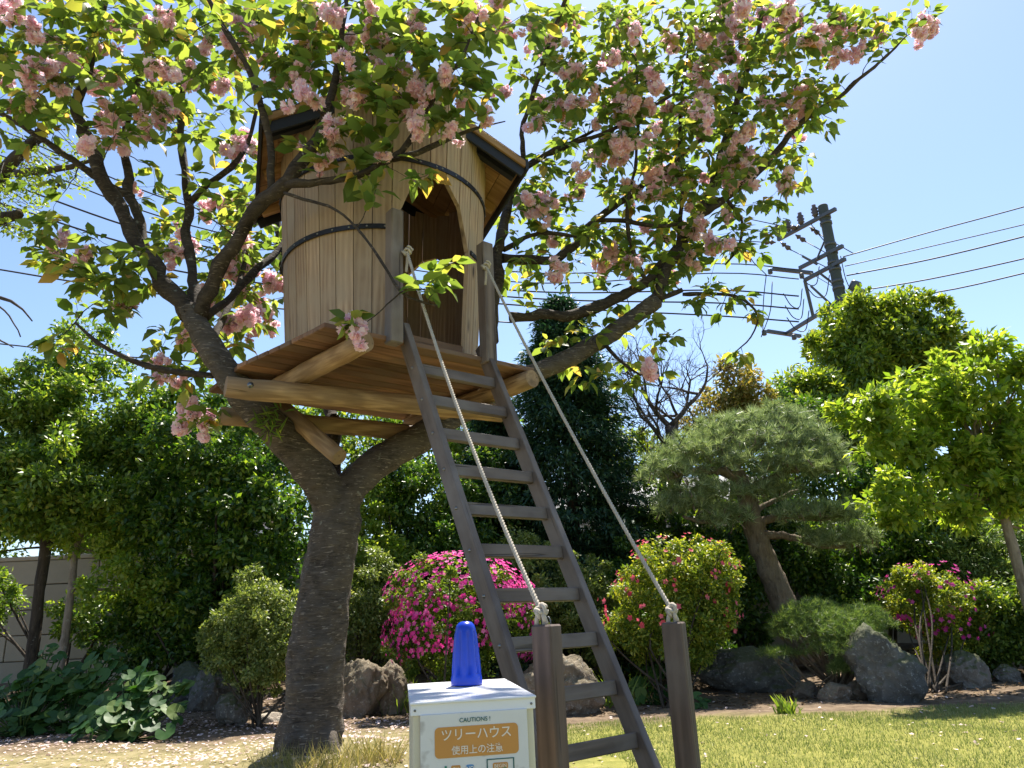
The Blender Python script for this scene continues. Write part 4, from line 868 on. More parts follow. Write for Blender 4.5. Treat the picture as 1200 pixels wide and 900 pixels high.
plant('red_azalea', 'large yellow-green azalea bush speckled with red flowers right of the ladder', 'azalea', [(792, 672, 68, 46, 8.95), (772, 712, 72, 48, 8.95), (825, 668, 42, 40, 8.85), (820, 715, 46, 44, 8.85), (745, 740, 40, 34, 8.9), (795, 752, 60, 30, 8.85)], gp(790, 790), 'azalea_yellow', .046, 190, .16, 220, stems=10, tr=.016, flowers=('redpink', 260, .034, -.5), inner=.6)
plant('dark_shrub', 'dark low shrub in the shade below the red-speckled azalea', 'shrub', [(770, 745, 80, 45, 10.0), (730, 700, 45, 60, 10.4)], below(760, 10.3), 'dark_leaf', .06, 110, .2, 160, stems=4)
plant('purple_azalea', 'yellow-green azalea bush with purple-pink flowers above the tall rock', 'azalea', [(1092, 702, 56, 42, 9.70), (1115, 740, 46, 50, 9.70), (1068, 692, 36, 30, 9.80)], gp(1095, 812), 'azalea_yellow', .045, 150, .14, 200, stems=10, tr=.014, flowers=('purple', 250, .031, -.6), inner=.6)
plant('broad_tree', 'mid green broad tree behind the platform, seen under the log beams', 'tree', [(400, 520, 100, 70, 13.4), (485, 525, 90, 65, 13.4), (320, 520, 90, 60, 13.5), (240, 500, 60, 45, 13.5), (560, 540, 70, 70, 13.4)], below(420, 13.6), 'mid_leaf', .10, 200, .32, 150, trunk=[(420, 720, 13.5, 8), (420, 600, 13.5, 7), (415, 530, 13.5, 5)], stems=8)
# right side background
def conifer(name, label, px, y0, y1, rpx, Y, n, mat, size, group=None):
    top = at(px, y0, Y); B = np.array([top[0], Y, float(gz(top[0], Y))]); t = thing(name, label, 'tree', B, 0, group); H = top[2] - B[2]; R = rpx * mpp(at(px, y1, Y))
    h = rng.random(n)**.85; a = rng.uniform(0, 2 * math.pi, n); rr = R * (1 - h)**.62 * (.78 + .22 * np.sin(h * 50 + a * 3)) * rng.uniform(.5, 1.08, n)
    pos = np.stack([rr * np.cos(a), rr * np.sin(a), .12 + h * (H - .12) - rr * .22], 1); pos[:, 2] = np.maximum(pos[:, 2], .1); o_ = np.stack([np.cos(a), np.sin(a), -.30 * np.ones(n)], 1)
    P = np.repeat(pos, 16, 0); O_ = np.repeat(o_, 16, 0); k = len(P); P = P + O_ * rng.uniform(-.15, .15, (k, 1)) + rng.normal(0, .06, (k, 3)) * [1, 1, .5]
    V, Fc = scatter(LONG_V, MINI_F, P, unit(O_ + rng.normal(0, .6, (k, 3))), unit(rng.normal(0, .35, (k, 3)) + [0, 0, 1]), rng.uniform(size * .7, size * 1.3, k))
    obj('crown', npmesh('crown', V, Fc), t, mats=[mat])['kind'] = 'stuff'
    mb = MB(); mb.tube(np.stack([np.zeros(8), np.zeros(8), np.linspace(-.05, H * .95, 8)], 1), np.linspace(.13, .02, 8), 9); obj('trunk', mb.mesh('trunk'), t, mats=['dark_bark']); return t
conifer('conifer_tree', 'dark blue-green conical conifer right behind the tree house', 655, 352, 650, 140, 11.5, 5400, 'conifer', .10)
conifer('conifer_tree', 'shaded dark conifer further left behind the tree house platform', 575, 455, 650, 80, 12.0, 2200, 'conifer', .10)
plant('rounded_tree', 'tall rounded dense tree below the utility pole', 'tree', [(1035, 400, 84, 60, 15.5), (1080, 425, 60, 60, 15.3), (1005, 430, 66, 52, 15.4), (940, 468, 40, 32, 15.2), (1000, 490, 100, 50, 15.2), (1025, 380, 50, 34, 15.5)], below(1010, 15.4), 'camphor_leaf', .13, 330, .40, 210, trunk=[(1010, 700, 15.4, 10), (1008, 560, 15.4, 9), (1010, 450, 15.4, 6)], stems=12, group=None)
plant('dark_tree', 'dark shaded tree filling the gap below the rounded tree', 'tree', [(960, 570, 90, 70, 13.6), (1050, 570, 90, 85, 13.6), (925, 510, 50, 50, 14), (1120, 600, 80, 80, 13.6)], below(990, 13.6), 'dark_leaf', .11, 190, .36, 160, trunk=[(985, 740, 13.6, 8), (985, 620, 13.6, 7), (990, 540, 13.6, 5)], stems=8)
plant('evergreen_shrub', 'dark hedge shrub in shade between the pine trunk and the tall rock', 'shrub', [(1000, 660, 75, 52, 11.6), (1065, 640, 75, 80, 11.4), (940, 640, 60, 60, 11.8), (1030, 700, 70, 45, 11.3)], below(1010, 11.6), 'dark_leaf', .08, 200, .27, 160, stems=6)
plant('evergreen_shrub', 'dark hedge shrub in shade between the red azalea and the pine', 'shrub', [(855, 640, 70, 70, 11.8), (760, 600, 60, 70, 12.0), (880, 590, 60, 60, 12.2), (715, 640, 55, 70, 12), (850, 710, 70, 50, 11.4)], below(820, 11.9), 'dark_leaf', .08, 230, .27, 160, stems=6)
plant('blue_green_shrub', 'dull grey-green feathery shrub behind the right azalea', 'shrub', [(1155, 645, 65, 55, 11.0), (1120, 665, 50, 55, 11.0), (1195, 655, 50, 60, 11), (1165, 700, 60, 40, 10.9)], below(1155, 11.1), 'juniper', .075, 170, .24, 200, TV=LONG_V, stems=6)
plant('evergreen_shrub', 'yellow-tipped dark shrub at the lower right picture edge', 'shrub', [(1175, 720, 48, 40, 9.6), (1200, 745, 44, 50, 9.5), (1150, 755, 36, 36, 9.7)], below(1180, 9.6), 'azalea_leaf', .06, 110, .19, 180, stems=6)
plant('spring_tree', 'bright fresh green deciduous tree at the right edge, leaves in layered sprays', 'tree', [(1110, 470, 110, 42, 8.90), (1180, 430, 85, 44, 8.80), (1060, 515, 76, 38, 8.70), (1140, 545, 110, 50, 9.00), (1190, 500, 90, 65, 9.10), (1000, 490, 42, 16, 8.50), (1030, 470, 46, 20, 8.50), (1085, 590, 80, 30, 8.90), (1175, 590, 60, 35, 9.10)], below(1215, 9.10), 'bright_leaf', .11, 240, .21, 92, bark='pale_bark', trunk=[(1222, 770, 9.10, 7.5), (1200, 690, 9.10, 6.5), (1178, 610, 9.05, 5.5), (1165, 570, 9.00, 4.8), (1150, 520, 9.00, 4)], stems=26, tr=.03, droop=.1, up=.9, flat=.38, out=.9, inner=.2, dep=.5)
plant('orange_tree', 'small tree with orange-bronze young leaves behind the pine', 'tree', [(862, 460, 38, 40, 13.0), (838, 490, 38, 36, 13.0), (880, 490, 30, 30, 13.2)], below(860, 13.2), 'orange_leaf', .09, 80, .22, 120, trunk=[(862, 740, 13.2, 6), (860, 560, 13.2, 5), (862, 470, 13.1, 3)], stems=8)
plant('leafy_tree', 'yellow-green leafy tree low behind the bare tree', 'tree', [(745, 535, 42, 32, 12.8), (850, 520, 50, 34, 12.9), (705, 525, 34, 44, 12.6), (800, 540, 70, 38, 13.2)], below(770, 13.0), 'side_leaf', .08, 90, .24, 110, trunk=[(775, 740, 13, 6), (775, 600, 13, 5), (778, 530, 13, 3)], stems=8)
# leafless dark tree
def bare_tree():
    B3 = at(782, 560, 12.2); B = np.array([B3[0], B3[1], float(gz(B3[0], B3[1]))]); t = thing('bare_tree', 'leafless dark grey tree with fine twigs left of the orange tree', 'tree', B); mb = MB(); tw = MB(); r0 = np.random.default_rng(5)
    top = at(785, 500, 12.2) - B
    mb.tube(spline([[0, 0, -.05, .16], [.05, 0, top[2] * .5, .14], [top[0], 0, top[2], .12]], .2)[:, :3], .09, 9, wob=.08)
    def grow(p, d, L, r, dep):
        n = 5; P = [p]; dd = d.copy()
        for i in range(n): dd = unit(dd + r0.normal(0, .13, 3) + np.array([0, 0, .03])); P.append(P[-1] + dd * L / n)
        (mb if dep < 2 else tw).tube(np.array(P), np.linspace(r, r * .6, n + 1), 7 if dep < 2 else 3)
        if dep == 5: return
        for k in range((3, 4, 3, 3, 3)[dep]):
            i = r0.integers(2, n + 1) if k else n; grow(P[i], unit(dd * .8 + r0.normal(0, .55, 3) + np.array([0, 0, .12])), L * r0.uniform(.55, .8), r * .54, dep + 1)
    for k in range(6):
        a = k * 1.05; grow(top + np.array([0, 0, -.5 * (k % 3)]), unit(np.array([math.cos(a) * .9, math.sin(a) * .5, .75 + .3 * (k % 2)])), .78, .05, 0)
    obj('trunk', mb.mesh('trunk'), t, mats=['grey_bark']); obj('twigs', tw.mesh('twigs'), t, mats=['grey_bark'])['kind'] = 'stuff'
bare_tree()
# garden pine with cloud-pruned pads
def pine():
    base = at(935, 765, 10.35); B = np.array([base[0], base[1], float(gz(base[0], base[1]))]); t = thing('garden_pine', 'cloud-pruned garden pine with a leaning trunk among the right rocks', 'tree', B)
    Q = spline([[*at(x, y, Y), r * mpp(at(x, y, Y))] for x, y, Y, r in [(945, 775, 10.35, 20), (932, 735, 10.35, 17), (915, 698, 10.35, 15), (897, 655, 10.35, 13.5), (884, 618, 10.32, 12.5), (876, 588, 10.30, 11), (866, 558, 10.30, 9), (850, 535, 10.30, 8), (842, 518, 10.30, 6)]], .06)
    mb = MB(); mb.tube(Q[:, :3] - B, Q[:, 3], 12, True, 0, True, .07, 2); obj('trunk', mb.mesh('trunk'), t, mats=['pine_bark'])
    lb = [[(868, 560, 10.30, 6), (840, 552, 10.10, 5), (810, 552, 10.00, 4), (785, 560, 10.00, 2.5)], [(876, 585, 10.30, 5), (850, 605, 10.10, 4), (825, 612, 10.00, 3), (800, 605, 10.00, 2)], [(886, 612, 10.30, 5), (920, 605, 10.20, 4), (955, 608, 10.10, 3), (985, 605, 10.10, 2)], [(888, 625, 10.30, 5), (930, 630, 10.20, 4), (965, 640, 10.10, 3), (1000, 640, 10.10, 2)],
          [(860, 545, 10.30, 5), (885, 525, 10.30, 4.5), (905, 500, 10.30, 4.5), (912, 488, 10.30, 4), (930, 510, 10.30, 3)], [(874, 575, 10.30, 4), (905, 560, 10.20, 4), (945, 545, 10.10, 3), (975, 535, 10.10, 2)], [(846, 525, 10.30, 4), (830, 505, 10.40, 3.5), (850, 490, 10.40, 3)], [(880, 605, 10.30, 3.5), (900, 590, 10.50, 3), (935, 575, 10.70, 2.5)]]
    for p in lb:
        q = spline([[*at(*a[:3]), a[3] * mpp(at(*a[:3]))] for a in p], .05); m2 = MB(); m2.tube(q[:, :3] - B + rng.normal(0, .006, (len(q), 3)), q[:, 3], 8, True, 0, True, .06, 3); obj('limb', m2.mesh('limb'), t, mats=['pine_bark'])
    pads = [(905, 497, 46, 17, 10.35, 1.0), (850, 505, 46, 18, 10.40, 1.0), (950, 520, 42, 22, 10.20, 1.0), (885, 520, 70, 20, 10.10, .8), (812, 530, 44, 20, 10.10, 1.0), (785, 552, 34, 20, 10.00, .8), (855, 545, 60, 22, 10.00, .55), (925, 548, 52, 20, 10.00, .9), (968, 545, 30, 20, 10.10, .6), (830, 578, 40, 18, 10.00, .7), (795, 590, 34, 14, 10.00, .6), (905, 575, 34, 13, 10.10, .5), (850, 605, 34, 12, 10.00, .5), (945, 600, 38, 12, 10.00, .6), (985, 603, 32, 11, 10.05, .5), (1000, 632, 32, 10, 10.00, .5), (960, 632, 26, 9, 10.05, .35), (925, 500, 40, 20, 10.50, .6)]
    cs = []
    for px, py, rx, ry, Y, wt in pads:
        n = int(150 * wt); c = at(px, py, Y); s = mpp(c); u = rdir(n); u[:, 2] = np.abs(u[:, 2]) * 1.3 - .45; cs.append(c + u * np.array([rx * s * 1.05, rx * s * .85, ry * s * 1.1]) * (rng.random((n, 1))**.5) + rng.normal(0, .05, (n, 3)))
    C = np.vstack(cs); m = 44; P = np.repeat(C, m, 0); k = len(P)
    d = unit(rdir(k) + np.array([0, -.1, .5]) + np.repeat(rdir(len(C)), m, 0) * .7); V, Fc = scatter(NEED_V * [1, 1.6, 1], NEED_F, P - B, d, rdir(k), rng.uniform(.10, .17, k))
    obj('needles', npmesh('needles', V, Fc), t, mats=['pine'])['kind'] = 'stuff'
    mb = MB()
    for c in C[rng.choice(len(C), 160, replace=False)]:
        e = c + np.array([rng.normal(0, .06), rng.normal(0, .06), -rng.uniform(.08, .16)]); mb.tube(np.array([e, (e + c) / 2 + rng.normal(0, .015, 3), c]) - B, [.011, .008, .005], 5)
    obj('twigs', mb.mesh('twigs'), t, mats=['pine_bark'])['kind'] = 'stuff'
pine()
def low_conifer(name, label, pads, base, stem, n0, mat='juniper'):
    B = np.array([base[0], base[1], float(gz(*base[:2]))]); t = thing(name, label, 'shrub', B); cs = []
    for px, py, rx, ry, Y in pads:
        c = at(px, py, Y); s = mpp(c); n = int(n0 * rx * ry / 300) + 20; u = rdir(n); u[:, 2] = np.abs(u[:, 2]) * 1.3 - .4; cs.append(c + u * np.array([rx * s, rx * s * .8, ry * s]) * (rng.random((n, 1))**.5))
    C = np.vstack(cs); m = 20; P = np.repeat(C, m, 0); k = len(P); d = unit(rdir(k) + np.array([0, 0, .4])); V, Fc = scatter(NEED_V * [1, 2.0, 1], NEED_F, P - B, d, rdir(k), rng.uniform(.045, .085, k))
    obj('needles', npmesh('needles', V, Fc), t, mats=[mat])['kind'] = 'stuff'; mb = MB()
    for px, py, rx, ry, Y in pads:
        for _ in range(5):
            e = at(px + rng.uniform(-.7, .7) * rx, py + ry * .2, Y); Q = spline([[*B, stem], [*((B + e) / 2 + rng.normal(0, .05, 3)), stem * .7], [*e, stem * .3]], .06); mb.tube(Q[:, :3] - B, Q[:, 3], 6)
    obj('stems', mb.mesh('stems'), t, mats=['pine_bark'])
low_conifer('spreading_juniper', 'low flat-topped juniper spreading between the right boulders', [(950, 722, 44, 22, 8.8), (1008, 728, 42, 22, 8.7), (975, 738, 60, 24, 8.6), (925, 738, 28, 20, 8.8), (985, 758, 50, 18, 8.5), (1020, 752, 26, 16, 8.5)], gp(985, 812), .022, 150)
low_conifer('spreading_juniper', 'small dark juniper tuft on top of the long low boulder', [(910, 765, 28, 7, 8.7), (985, 783, 16, 14, 8.4)], gp(960, 808), .012, 170)

# ------------------------------------------------------------------ rocks
import bmesh
def rock(label, px, pyb, wpx, hpx, mat, seed, ang=0.0, dep=.8, rough=.15, facets=8, name='rock', cat='rock', sink=.38):
    p = on_ground(px, pyb); s = mpp(p); r0 = np.random.default_rng(seed); bm = bmesh.new(); bmesh.ops.create_icosphere(bm, subdivisions=5, radius=1.0)
    V = np.array([v.co[:] for v in bm.verts]); Nn = unit(r0.normal(0, 1, (facets, 3))); H = r0.uniform(.55, .95, facets); out = []
    for v in V:
        u = v / np.linalg.norm(v); dots = Nn @ u; t = 1.0
        for dt, h in zip(dots, H):
            if dt > h: t = min(t, h / dt)
        q = Vector(u * 1.7 + seed * 3.1); t *= 1 + rough * mnoise.fractal(q, .9, 2.1, 5) + rough * .5 * (mnoise.ridged_multi_fractal(q * 2.2, .9, 2.0, 4, 1.0, 2.0) - 1.0)
        out.append(u * t)
    out = np.array(out); ext = out.max(0) - out.min(0); W_, H_ = wpx * s, hpx * s / math.cos(.25)
    out *= np.array([W_ / ext[0], W_ * dep / ext[1], H_ * (1 + sink) / ext[2]]); out[:, 2] -= out[:, 2].min() + H_ * sink
    for v, c in zip(bm.verts, out): v.co = c
    me = bpy.data.meshes.new(name); bm.to_mesh(me); bm.free(); me.polygons.foreach_set('use_smooth', np.ones(len(me.polygons), bool))
    o = obj(name, me, None, (p[0], p[1] + W_ * dep * .35, p[2]), (0, 0, ang), [mat]); tag(o, label, cat, 'garden rocks'); return o
rock('large dark bluish boulder in shade left of the clipped bush', 226, 806, 84, 50, 'rock_dark', 1)
rock('upright pointed greenish stone in front of the dark left boulder', 233, 832, 34, 46, 'rock_grey', 2)
rock('rounded grey stone right of the upright pointed stone', 271, 826, 44, 36, 'rock_grey', 3)
rock('small flat pale stone beside the foot of the cherry trunk', 312, 834, 36, 10, 'rock_pale', 4, rough=.04, name='flat_stone', cat='stone')
rock('craggy brown boulder just right of the cherry trunk', 414, 822, 74, 62, 'rock_brown', 5, rough=.16)
rock('pale craggy boulder left of the blue cap, before the pink azalea', 458, 828, 56, 58, 'rock_brown', 6, rough=.14)
rock('wide rough brown boulder behind the ladder rungs', 655, 806, 112, 66, 'rock_brown', 7, rough=.2)
rock('smaller brown stone behind the left rope post', 610, 770, 40, 30, 'rock_brown', 8)
rock('grey mossy boulder at the back under the pine trunk', 868, 768, 92, 54, 'rock_grey', 9)
rock('long low grey boulder in front of the mossy one', 888, 812, 132, 50, 'rock_dark', 10, dep=.6, facets=14)
rock('tall angular dark boulder with a lit face beside the juniper', 1056, 824, 92, 88, 'rock_dark', 11, facets=10, rough=.17)
rock('dim grey boulder in shade at the right edge of the rocks', 1142, 806, 52, 40, 'rock_grey', 12)
for i, (px, py, w_, h_) in enumerate([(950, 818, 34, 18), (985, 822, 40, 20), (1012, 820, 34, 22), (1030, 822, 22, 16)]):
    rock(['leftmost small edging stone under the juniper', 'second small edging stone from the left under the juniper', 'third small edging stone under the juniper, near the tall boulder', 'smallest edging stone touching the tall angular boulder'][i], px, py, w_, h_, 'rock_brown', 20 + i, name='edging_stone', cat='stone')
rock('small shaded stone far right behind the lawn', 1186, 800, 32, 20, 'rock_grey', 31, name='edging_stone', cat='stone')

# ------------------------------------------------------------------ round-leaved plants, grass tufts
def round_leaf():
    n = 14; V = [(0, 0, 0)]; 
    for i in range(n + 1):
        a = math.radians(25 + 310 * i / n); r = 1 + .04 * math.sin(i * 3.1); V.append((-r * math.cos(a), r * math.sin(a), .13 + .05 * math.sin(i * 2.2)))
    me = npmesh('leaf', np.array(V), np.array([(0, i + 2, i + 1) for i in range(n)]), True); me.materials.append(M['butterbur']); return me
RL = round_leaf()
def butterbur(label, px, pyb, wpx, hpx, n, size, group='round-leaved plants under the left wall'):
    p = on_ground(px, pyb); t = thing('round_leaf_plant', label, 'plant', p, 0, group); s = mpp(p); mb = MB()
    for i in range(n):
        x = np.clip(rng.normal(0, .42), -.8, .8) * wpx * s; v_ = rng.random(); y = (v_ - .3) * wpx * s * .9; h = hpx * s * max(.06, .12 + .78 * v_ + rng.normal(0, .10)) * max(.4, 1 - abs(x) / (wpx * s) * .45); q = np.array([x, y, h])
        nr = unit(np.array([x * .5, -.6, 1.0]) + rng.normal(0, .35, 3)); o = obj('leaf', RL, t, q); o.rotation_euler = Vector(nr).to_track_quat('Z', 'X').to_euler(); o.rotation_euler.rotate_axis('Z', rng.uniform(-3, 3)); k_ = size * rng.uniform(.65, 1.2); o.scale = (k_, k_, k_)
        mb.tube(spline([q, q * [.6, .6, .6] + rng.normal(0, .02, 3), np.array([x * .2, y * .2, 0])], .06), .006, 5)
    obj('stems', mb.mesh('stems'), t, mats=['butterbur'])
butterbur('round-leaved plant clump at the far left below the block wall', 30, 826, 80, 95, 130, .078)
butterbur('round-leaved plant clump in the middle of the left bed', 90, 832, 70, 90, 125, .078)
butterbur('round-leaved plant clump nearest the dark left boulder', 150, 826, 70, 80, 110, .078)
butterbur('round-leaved plant in shade below the red-speckled azalea', 765, 790, 50, 42, 22, .08)
butterbur('low round-leaved plant beside the right rope post', 822, 830, 16, 18, 9, .05)
def tuft(label, px, pyb, wpx, hpx, n, mat, wid=.012, name='grass_tuft', group='grass tufts', cat='grass'):
    p = on_ground(px, pyb); s = mpp(p); a = rng.normal(0, .4, (n, 2)) * wpx * s * [1, .6]; pos = np.stack([a[:, 0], a[:, 1], gz(p[0] + a[:, 0], p[1] + a[:, 1]) - p[2] - .01], 1)
    d = unit(np.stack([rng.normal(0, .45, n) + a[:, 0] * 1.2, rng.normal(0, .4, n), np.ones(n)], 1)); TV = np.array([[0, wid, 0], [0, -wid, 0], [.55, wid * .8, .02], [.55, -wid * .8, .02], [1, 0, -.18]]); TF = np.array([[0, 1, 3], [0, 3, 2], [2, 3, 4]])
    sc = rng.uniform(.45, 1.1, n) * hpx * s; V, Fc = scatter(TV, TF, pos, d, rdir(n), sc); t = thing(name, label, cat, p, 0, group); o = obj('blades', npmesh('blades', V, Fc), t, mats=[mat]); o['kind'] = 'stuff'
tuft('dry straw-coloured grass tuft at the front foot of the cherry trunk', 375, 898, 55, 40, 420, 'dry_grass')
tuft('dry grass tuft left of the white box', 440, 890, 50, 36, 420, 'dry_grass')
tuft('sparse grass tuft at the left foot of the cherry trunk', 320, 896, 30, 26, 160, 'dry_grass')
tuft('upright green strap-leaf clump before the craggy boulder by the trunk', 425, 836, 26, 46, 60, 'mid_leaf', .03, 'strap_leaf_plant', 'strap-leaf plants', 'plant')
tuft('green strap-leaf clump left of the white box beside the pale boulder', 472, 836, 26, 44, 60, 'mid_leaf', .03, 'strap_leaf_plant', 'strap-leaf plants', 'plant')
tuft('pale arching strap-leaf clump between ladder and right rope post', 730, 792, 44, 50, 90, 'light_leaf', .03, 'strap_leaf_plant', 'strap-leaf plants', 'plant')
tuft('yellowish arching grass clump above the boulder behind the ladder', 650, 752, 40, 44, 140, 'side_leaf', .025, 'strap_leaf_plant', 'strap-leaf plants', 'plant')
tuft('small leafy rosette at the lawn edge below the long boulder', 924, 836, 16, 24, 40, 'light_leaf', .09, 'leafy_rosette', None, 'plant')
# epiphyte grass on the limb
def limb_tuft():
    p = at(322, 505, 4.78); n = 60; d = unit(np.stack([rng.normal(-.1, .5, n), rng.normal(-.5, .4, n), rng.normal(.1, .5, n)], 1)); pos = np.stack([rng.normal(0, .05, n), rng.normal(-.1, .02, n), rng.normal(.03, .06, n)], 1)
    V, Fc = scatter(LONG_V * [1, .5, 1], MINI_F, pos, d, rdir(n), rng.uniform(.06, .14, n)); t = thing('limb_fern', 'small green tuft of ferny leaves growing on the left limb under the platform', 'plant', p); obj('fronds', npmesh('fronds', V, Fc), t, mats=['mid_leaf'])['kind'] = 'stuff'
limb_tuft()

# ------------------------------------------------------------------ tree at the left edge (trunk outside the frame)
def side_tree():
    B = np.array([-4.7, 5.3, float(gz(-4.7, 5.3))]); t = thing('side_tree', 'dark-limbed tree with tiny yellow-green leaves entering from the left edge', 'tree', B)
    tp = at(-70, 330, 5.2); Q = spline([[*B, .17], [*(B + (tp - B) * .5 + [0, 0, .2]), .13], [*tp, .10], [*at(0, 208, 5.1), .058], [*at(42, 163, 5.0), .045], [*at(74, 118, 5.0), .035], [*at(92, 60, 5.0), .025]], .08); mb = MB(); mb.tube(Q[:, :3] - B, Q[:, 3], 11, True, 0, True, .06, 4); obj('trunk', mb.mesh('trunk'), t, mats=['dark_bark'])
    tips = []
    for p in ([(18, 203, 5.05, 5), (50, 201, 5.0, 4.5), (82, 195, 5.0, 3.5), (110, 188, 5.0, 2)], [(-60, 300, 5.2, 8), (-20, 265, 5.1, 7.5), (18, 252, 5.05, 6.5), (24, 250, 5.05, 5)], [(-60, 330, 5.2, 4), (-10, 345, 5.1, 2.5), (20, 358, 5.1, 1.5), (38, 375, 5.1, .8)], [(55, 150, 5.0, 3), (80, 130, 5.0, 2), (95, 145, 5.0, 1.2)], [(60, 212, 5.0, 2.5), (72, 214, 5.0, 2.2), (58, 230, 5.0, 1.5)], [(-20, 340, 5.1, 1.5), (10, 370, 5.1, 1.0), (25, 395, 5.1, .7)], [(-60, 350, 5.1, 2), (-20, 385, 5.1, 1.4), (15, 408, 5.1, .7)]):
        q = spline([[*at(*a[:3]), a[3] * mpp(at(*a[:3]))] for a in p], .06); m2 = MB(); m2.tube(q[:, :3] - B + rng.normal(0, .004, (len(q), 3)), q[:, 3], 7, True, 0, True, .05, 5); obj('limb', m2.mesh('limb'), t, mats=['grey_bark' if p[0][3] < 6 else 'dark_bark'])
    CC = np.array([at(rng.uniform(-30, 55), rng.uniform(185, 275), 5.05 + rng.normal(0, .25)) for _ in range(46)] + [at(rng.uniform(10, 110), rng.uniform(140, 220), 5.0 + rng.normal(0, .2)) for _ in range(16)])
    V, Fc = leaves(CC - B, np.full(len(CC), .085), 26, .042); obj('foliage', npmesh('foliage', V, Fc), t, mats=['side_leaf'])['kind'] = 'stuff'
    mb = MB()
    for c in CC:
        j = Q[np.argmin(((Q[:, :3] - c)**2).sum(1)), :3]; mb.tube(spline([j, (j + c) / 2 + rng.normal(0, .05, 3), c], .06) - B, .003, 4)
    obj('twigs', mb.mesh('twigs'), t, mats=['grey_bark'])['kind'] = 'stuff'
side_tree()

# ------------------------------------------------------------------ block wall, house behind
def block_wall():
    YW = 12.7; x0, x1 = -13.5, 12.6; z0 = float(gz(0, YW)) - .05; t = thing('block_wall', 'beige concrete block garden wall behind the shrubs', 'wall', (0, YW, z0)); bw, bh = .92, .40; nr = 5
    mb = MB(); mb.box(((x0 + x1) / 2, .10, nr * bh / 2), (x1 - x0, .12, nr * bh - .02)); obj('core', mb.mesh('core'), t, mats=['mortar'])
    bm_ = MB(); bm_.box((0, 0, 0), (bw - .014, .16, bh - .014), bev=.008); me = bm_.mesh('block'); me.materials.append(M['block'])
    for r in range(nr):
        for i in range(int((x1 - x0) / bw)):
            o = obj('block', me, t, (x0 + bw * (i + .5 + .5 * (r % 2)), .03 + rng.normal(0, .003), bh * (r + .5)))
    mb = MB(); mb.box(((x0 + x1) / 2 + .2, .08, nr * bh + .035), (x1 - x0 + .4, .30, .07), bev=.01); obj('coping', mb.mesh('coping'), t, mats=['block'])
block_wall()
def house(label, px, Y, wd, ht, rz=0.0):
    p = at(px, 600, Y); t = thing('far_house', label, 'house', (p[0], Y, 0), rz); mb = MB(); mb.box((0, 0, ht / 2), (wd, 5, ht)); obj('wall', mb.mesh('wall'), t, mats=['plaster'])
    mb = MB(); mb.add([(-wd / 2 - .4, -2.9, ht), (wd / 2 + .4, -2.9, ht), (wd / 2 + .4, 2.9, ht), (-wd / 2 - .4, 2.9, ht), (-wd / 2 - .4, 0, ht + 1.1), (wd / 2 + .4, 0, ht + 1.1)], [(0, 1, 5, 4), (2, 3, 4, 5), (0, 4, 3), (1, 2, 5), (3, 2, 1, 0)]); obj('roof', mb.mesh('roof'), t, mats=['tile'])
    for x in np.arange(-wd / 2 + .9, wd / 2 - .5, 1.9):
        mb = MB(); mb.box((x, -2.515, ht * .62), (1.0, .05, 1.1), bev=.01); f = obj('window', mb.mesh('window'), t, mats=['glass'])
        mb = MB(); mb.box((x, -2.53, ht * .62 - .6), (1.15, .12, .06)); mb.box((x, -2.53, ht * .62), (.04, .06, 1.08)); obj('frame', mb.mesh('frame'), f, mats=['steel'])
house('pale neighbouring house glimpsed through the trees behind the wall', 735, 20, 6.5, 3.3)
house('pale neighbouring house glimpsed behind the left shrubs', 225, 19, 2.8, 3.9)

# ------------------------------------------------------------------ utility pole and wires
YP_ = 18.0; pt = at(964, 241, YP_)
UPO = thing('utility_pole', 'grey concrete utility pole with steel cross-arms rising behind the rounded tree', 'utility pole', (pt[0], YP_, float(gz(pt[0], YP_)))); ub = np.array([pt[0], YP_, float(gz(pt[0], YP_))])
ztop = pt[2]; HH = ztop - ub[2]
mb = MB(); mb.lathe([(.18, 0), (.132, HH - .02), (.12, HH)], sides=20); obj('shaft', mb.mesh('shaft'), UPO, mats=['pole'])
def prad(z): return .21 - .045 * (z - ub[2]) / HH
def bar(name, A, B, w_, h_, mat='steel', parent=UPO):
    A = np.asarray(A, float); B = np.asarray(B, float); L = np.linalg.norm(B - A); mb = MB(); mb.box((0, 0, 0), (L, w_, h_)); o = obj(name, mb.mesh(name), parent, (A + B) / 2 - ub, mats=[mat]); o.rotation_euler = Vector(B - A).to_track_quat('X', 'Z').to_euler(); return o
def pole_pt(py): 
    z = ztop
    for z in np.linspace(ztop, ub[2] + 2, 900):
        if proj(np.array([pt[0], YP_, z]))[1] >= py: break
    return np.array([pt[0], YP_, z])
def arm(pyp, ex, ey, wd=.09):
    A = pole_pt(pyp); B = atz(ex, ey, A[2]); D = unit(B - A); o = bar('cross_arm', A + D * -.25 + np.array([.0, -.2, 0]), B + np.array([0, -.2, 0]), wd, wd); return A, B
band = MB(); band.lathe([(.152, -.04), (.158, -.04), (.158, .04), (.152, .04)], sides=20); bmesh_band = band.mesh('band'); bmesh_band.materials.append(M['steel'])
for py in (255, 262, 287, 296, 308, 316, 330, 338, 352):
    P = pole_pt(py); obj('band', bmesh_band, UPO, P - ub)
A1, B1 = arm(254, 909, 285); A2, B2 = arm(297, 934, 318); A3, B3 = arm(312, 940, 332); A4, B4 = arm(353, 919, 394)
C3 = pole_pt(312) + unit(B3 - A3) * np.linalg.norm(B3 - A3) + np.array([0, -.2, 0]); bar('drop_arm', C3, atz(950, 375, A4[2]) + np.array([0, -.2, 0]), .08, .08)
S0 = atz(906, 315, A2[2]); S1 = atz(952, 320, A2[2]); bar('spreader', S0, S1, .09, .09)
S2 = atz(899, 388, A4[2]); S3 = atz(938, 394, A4[2]); bar('spreader', S2, S3, .09, .09)
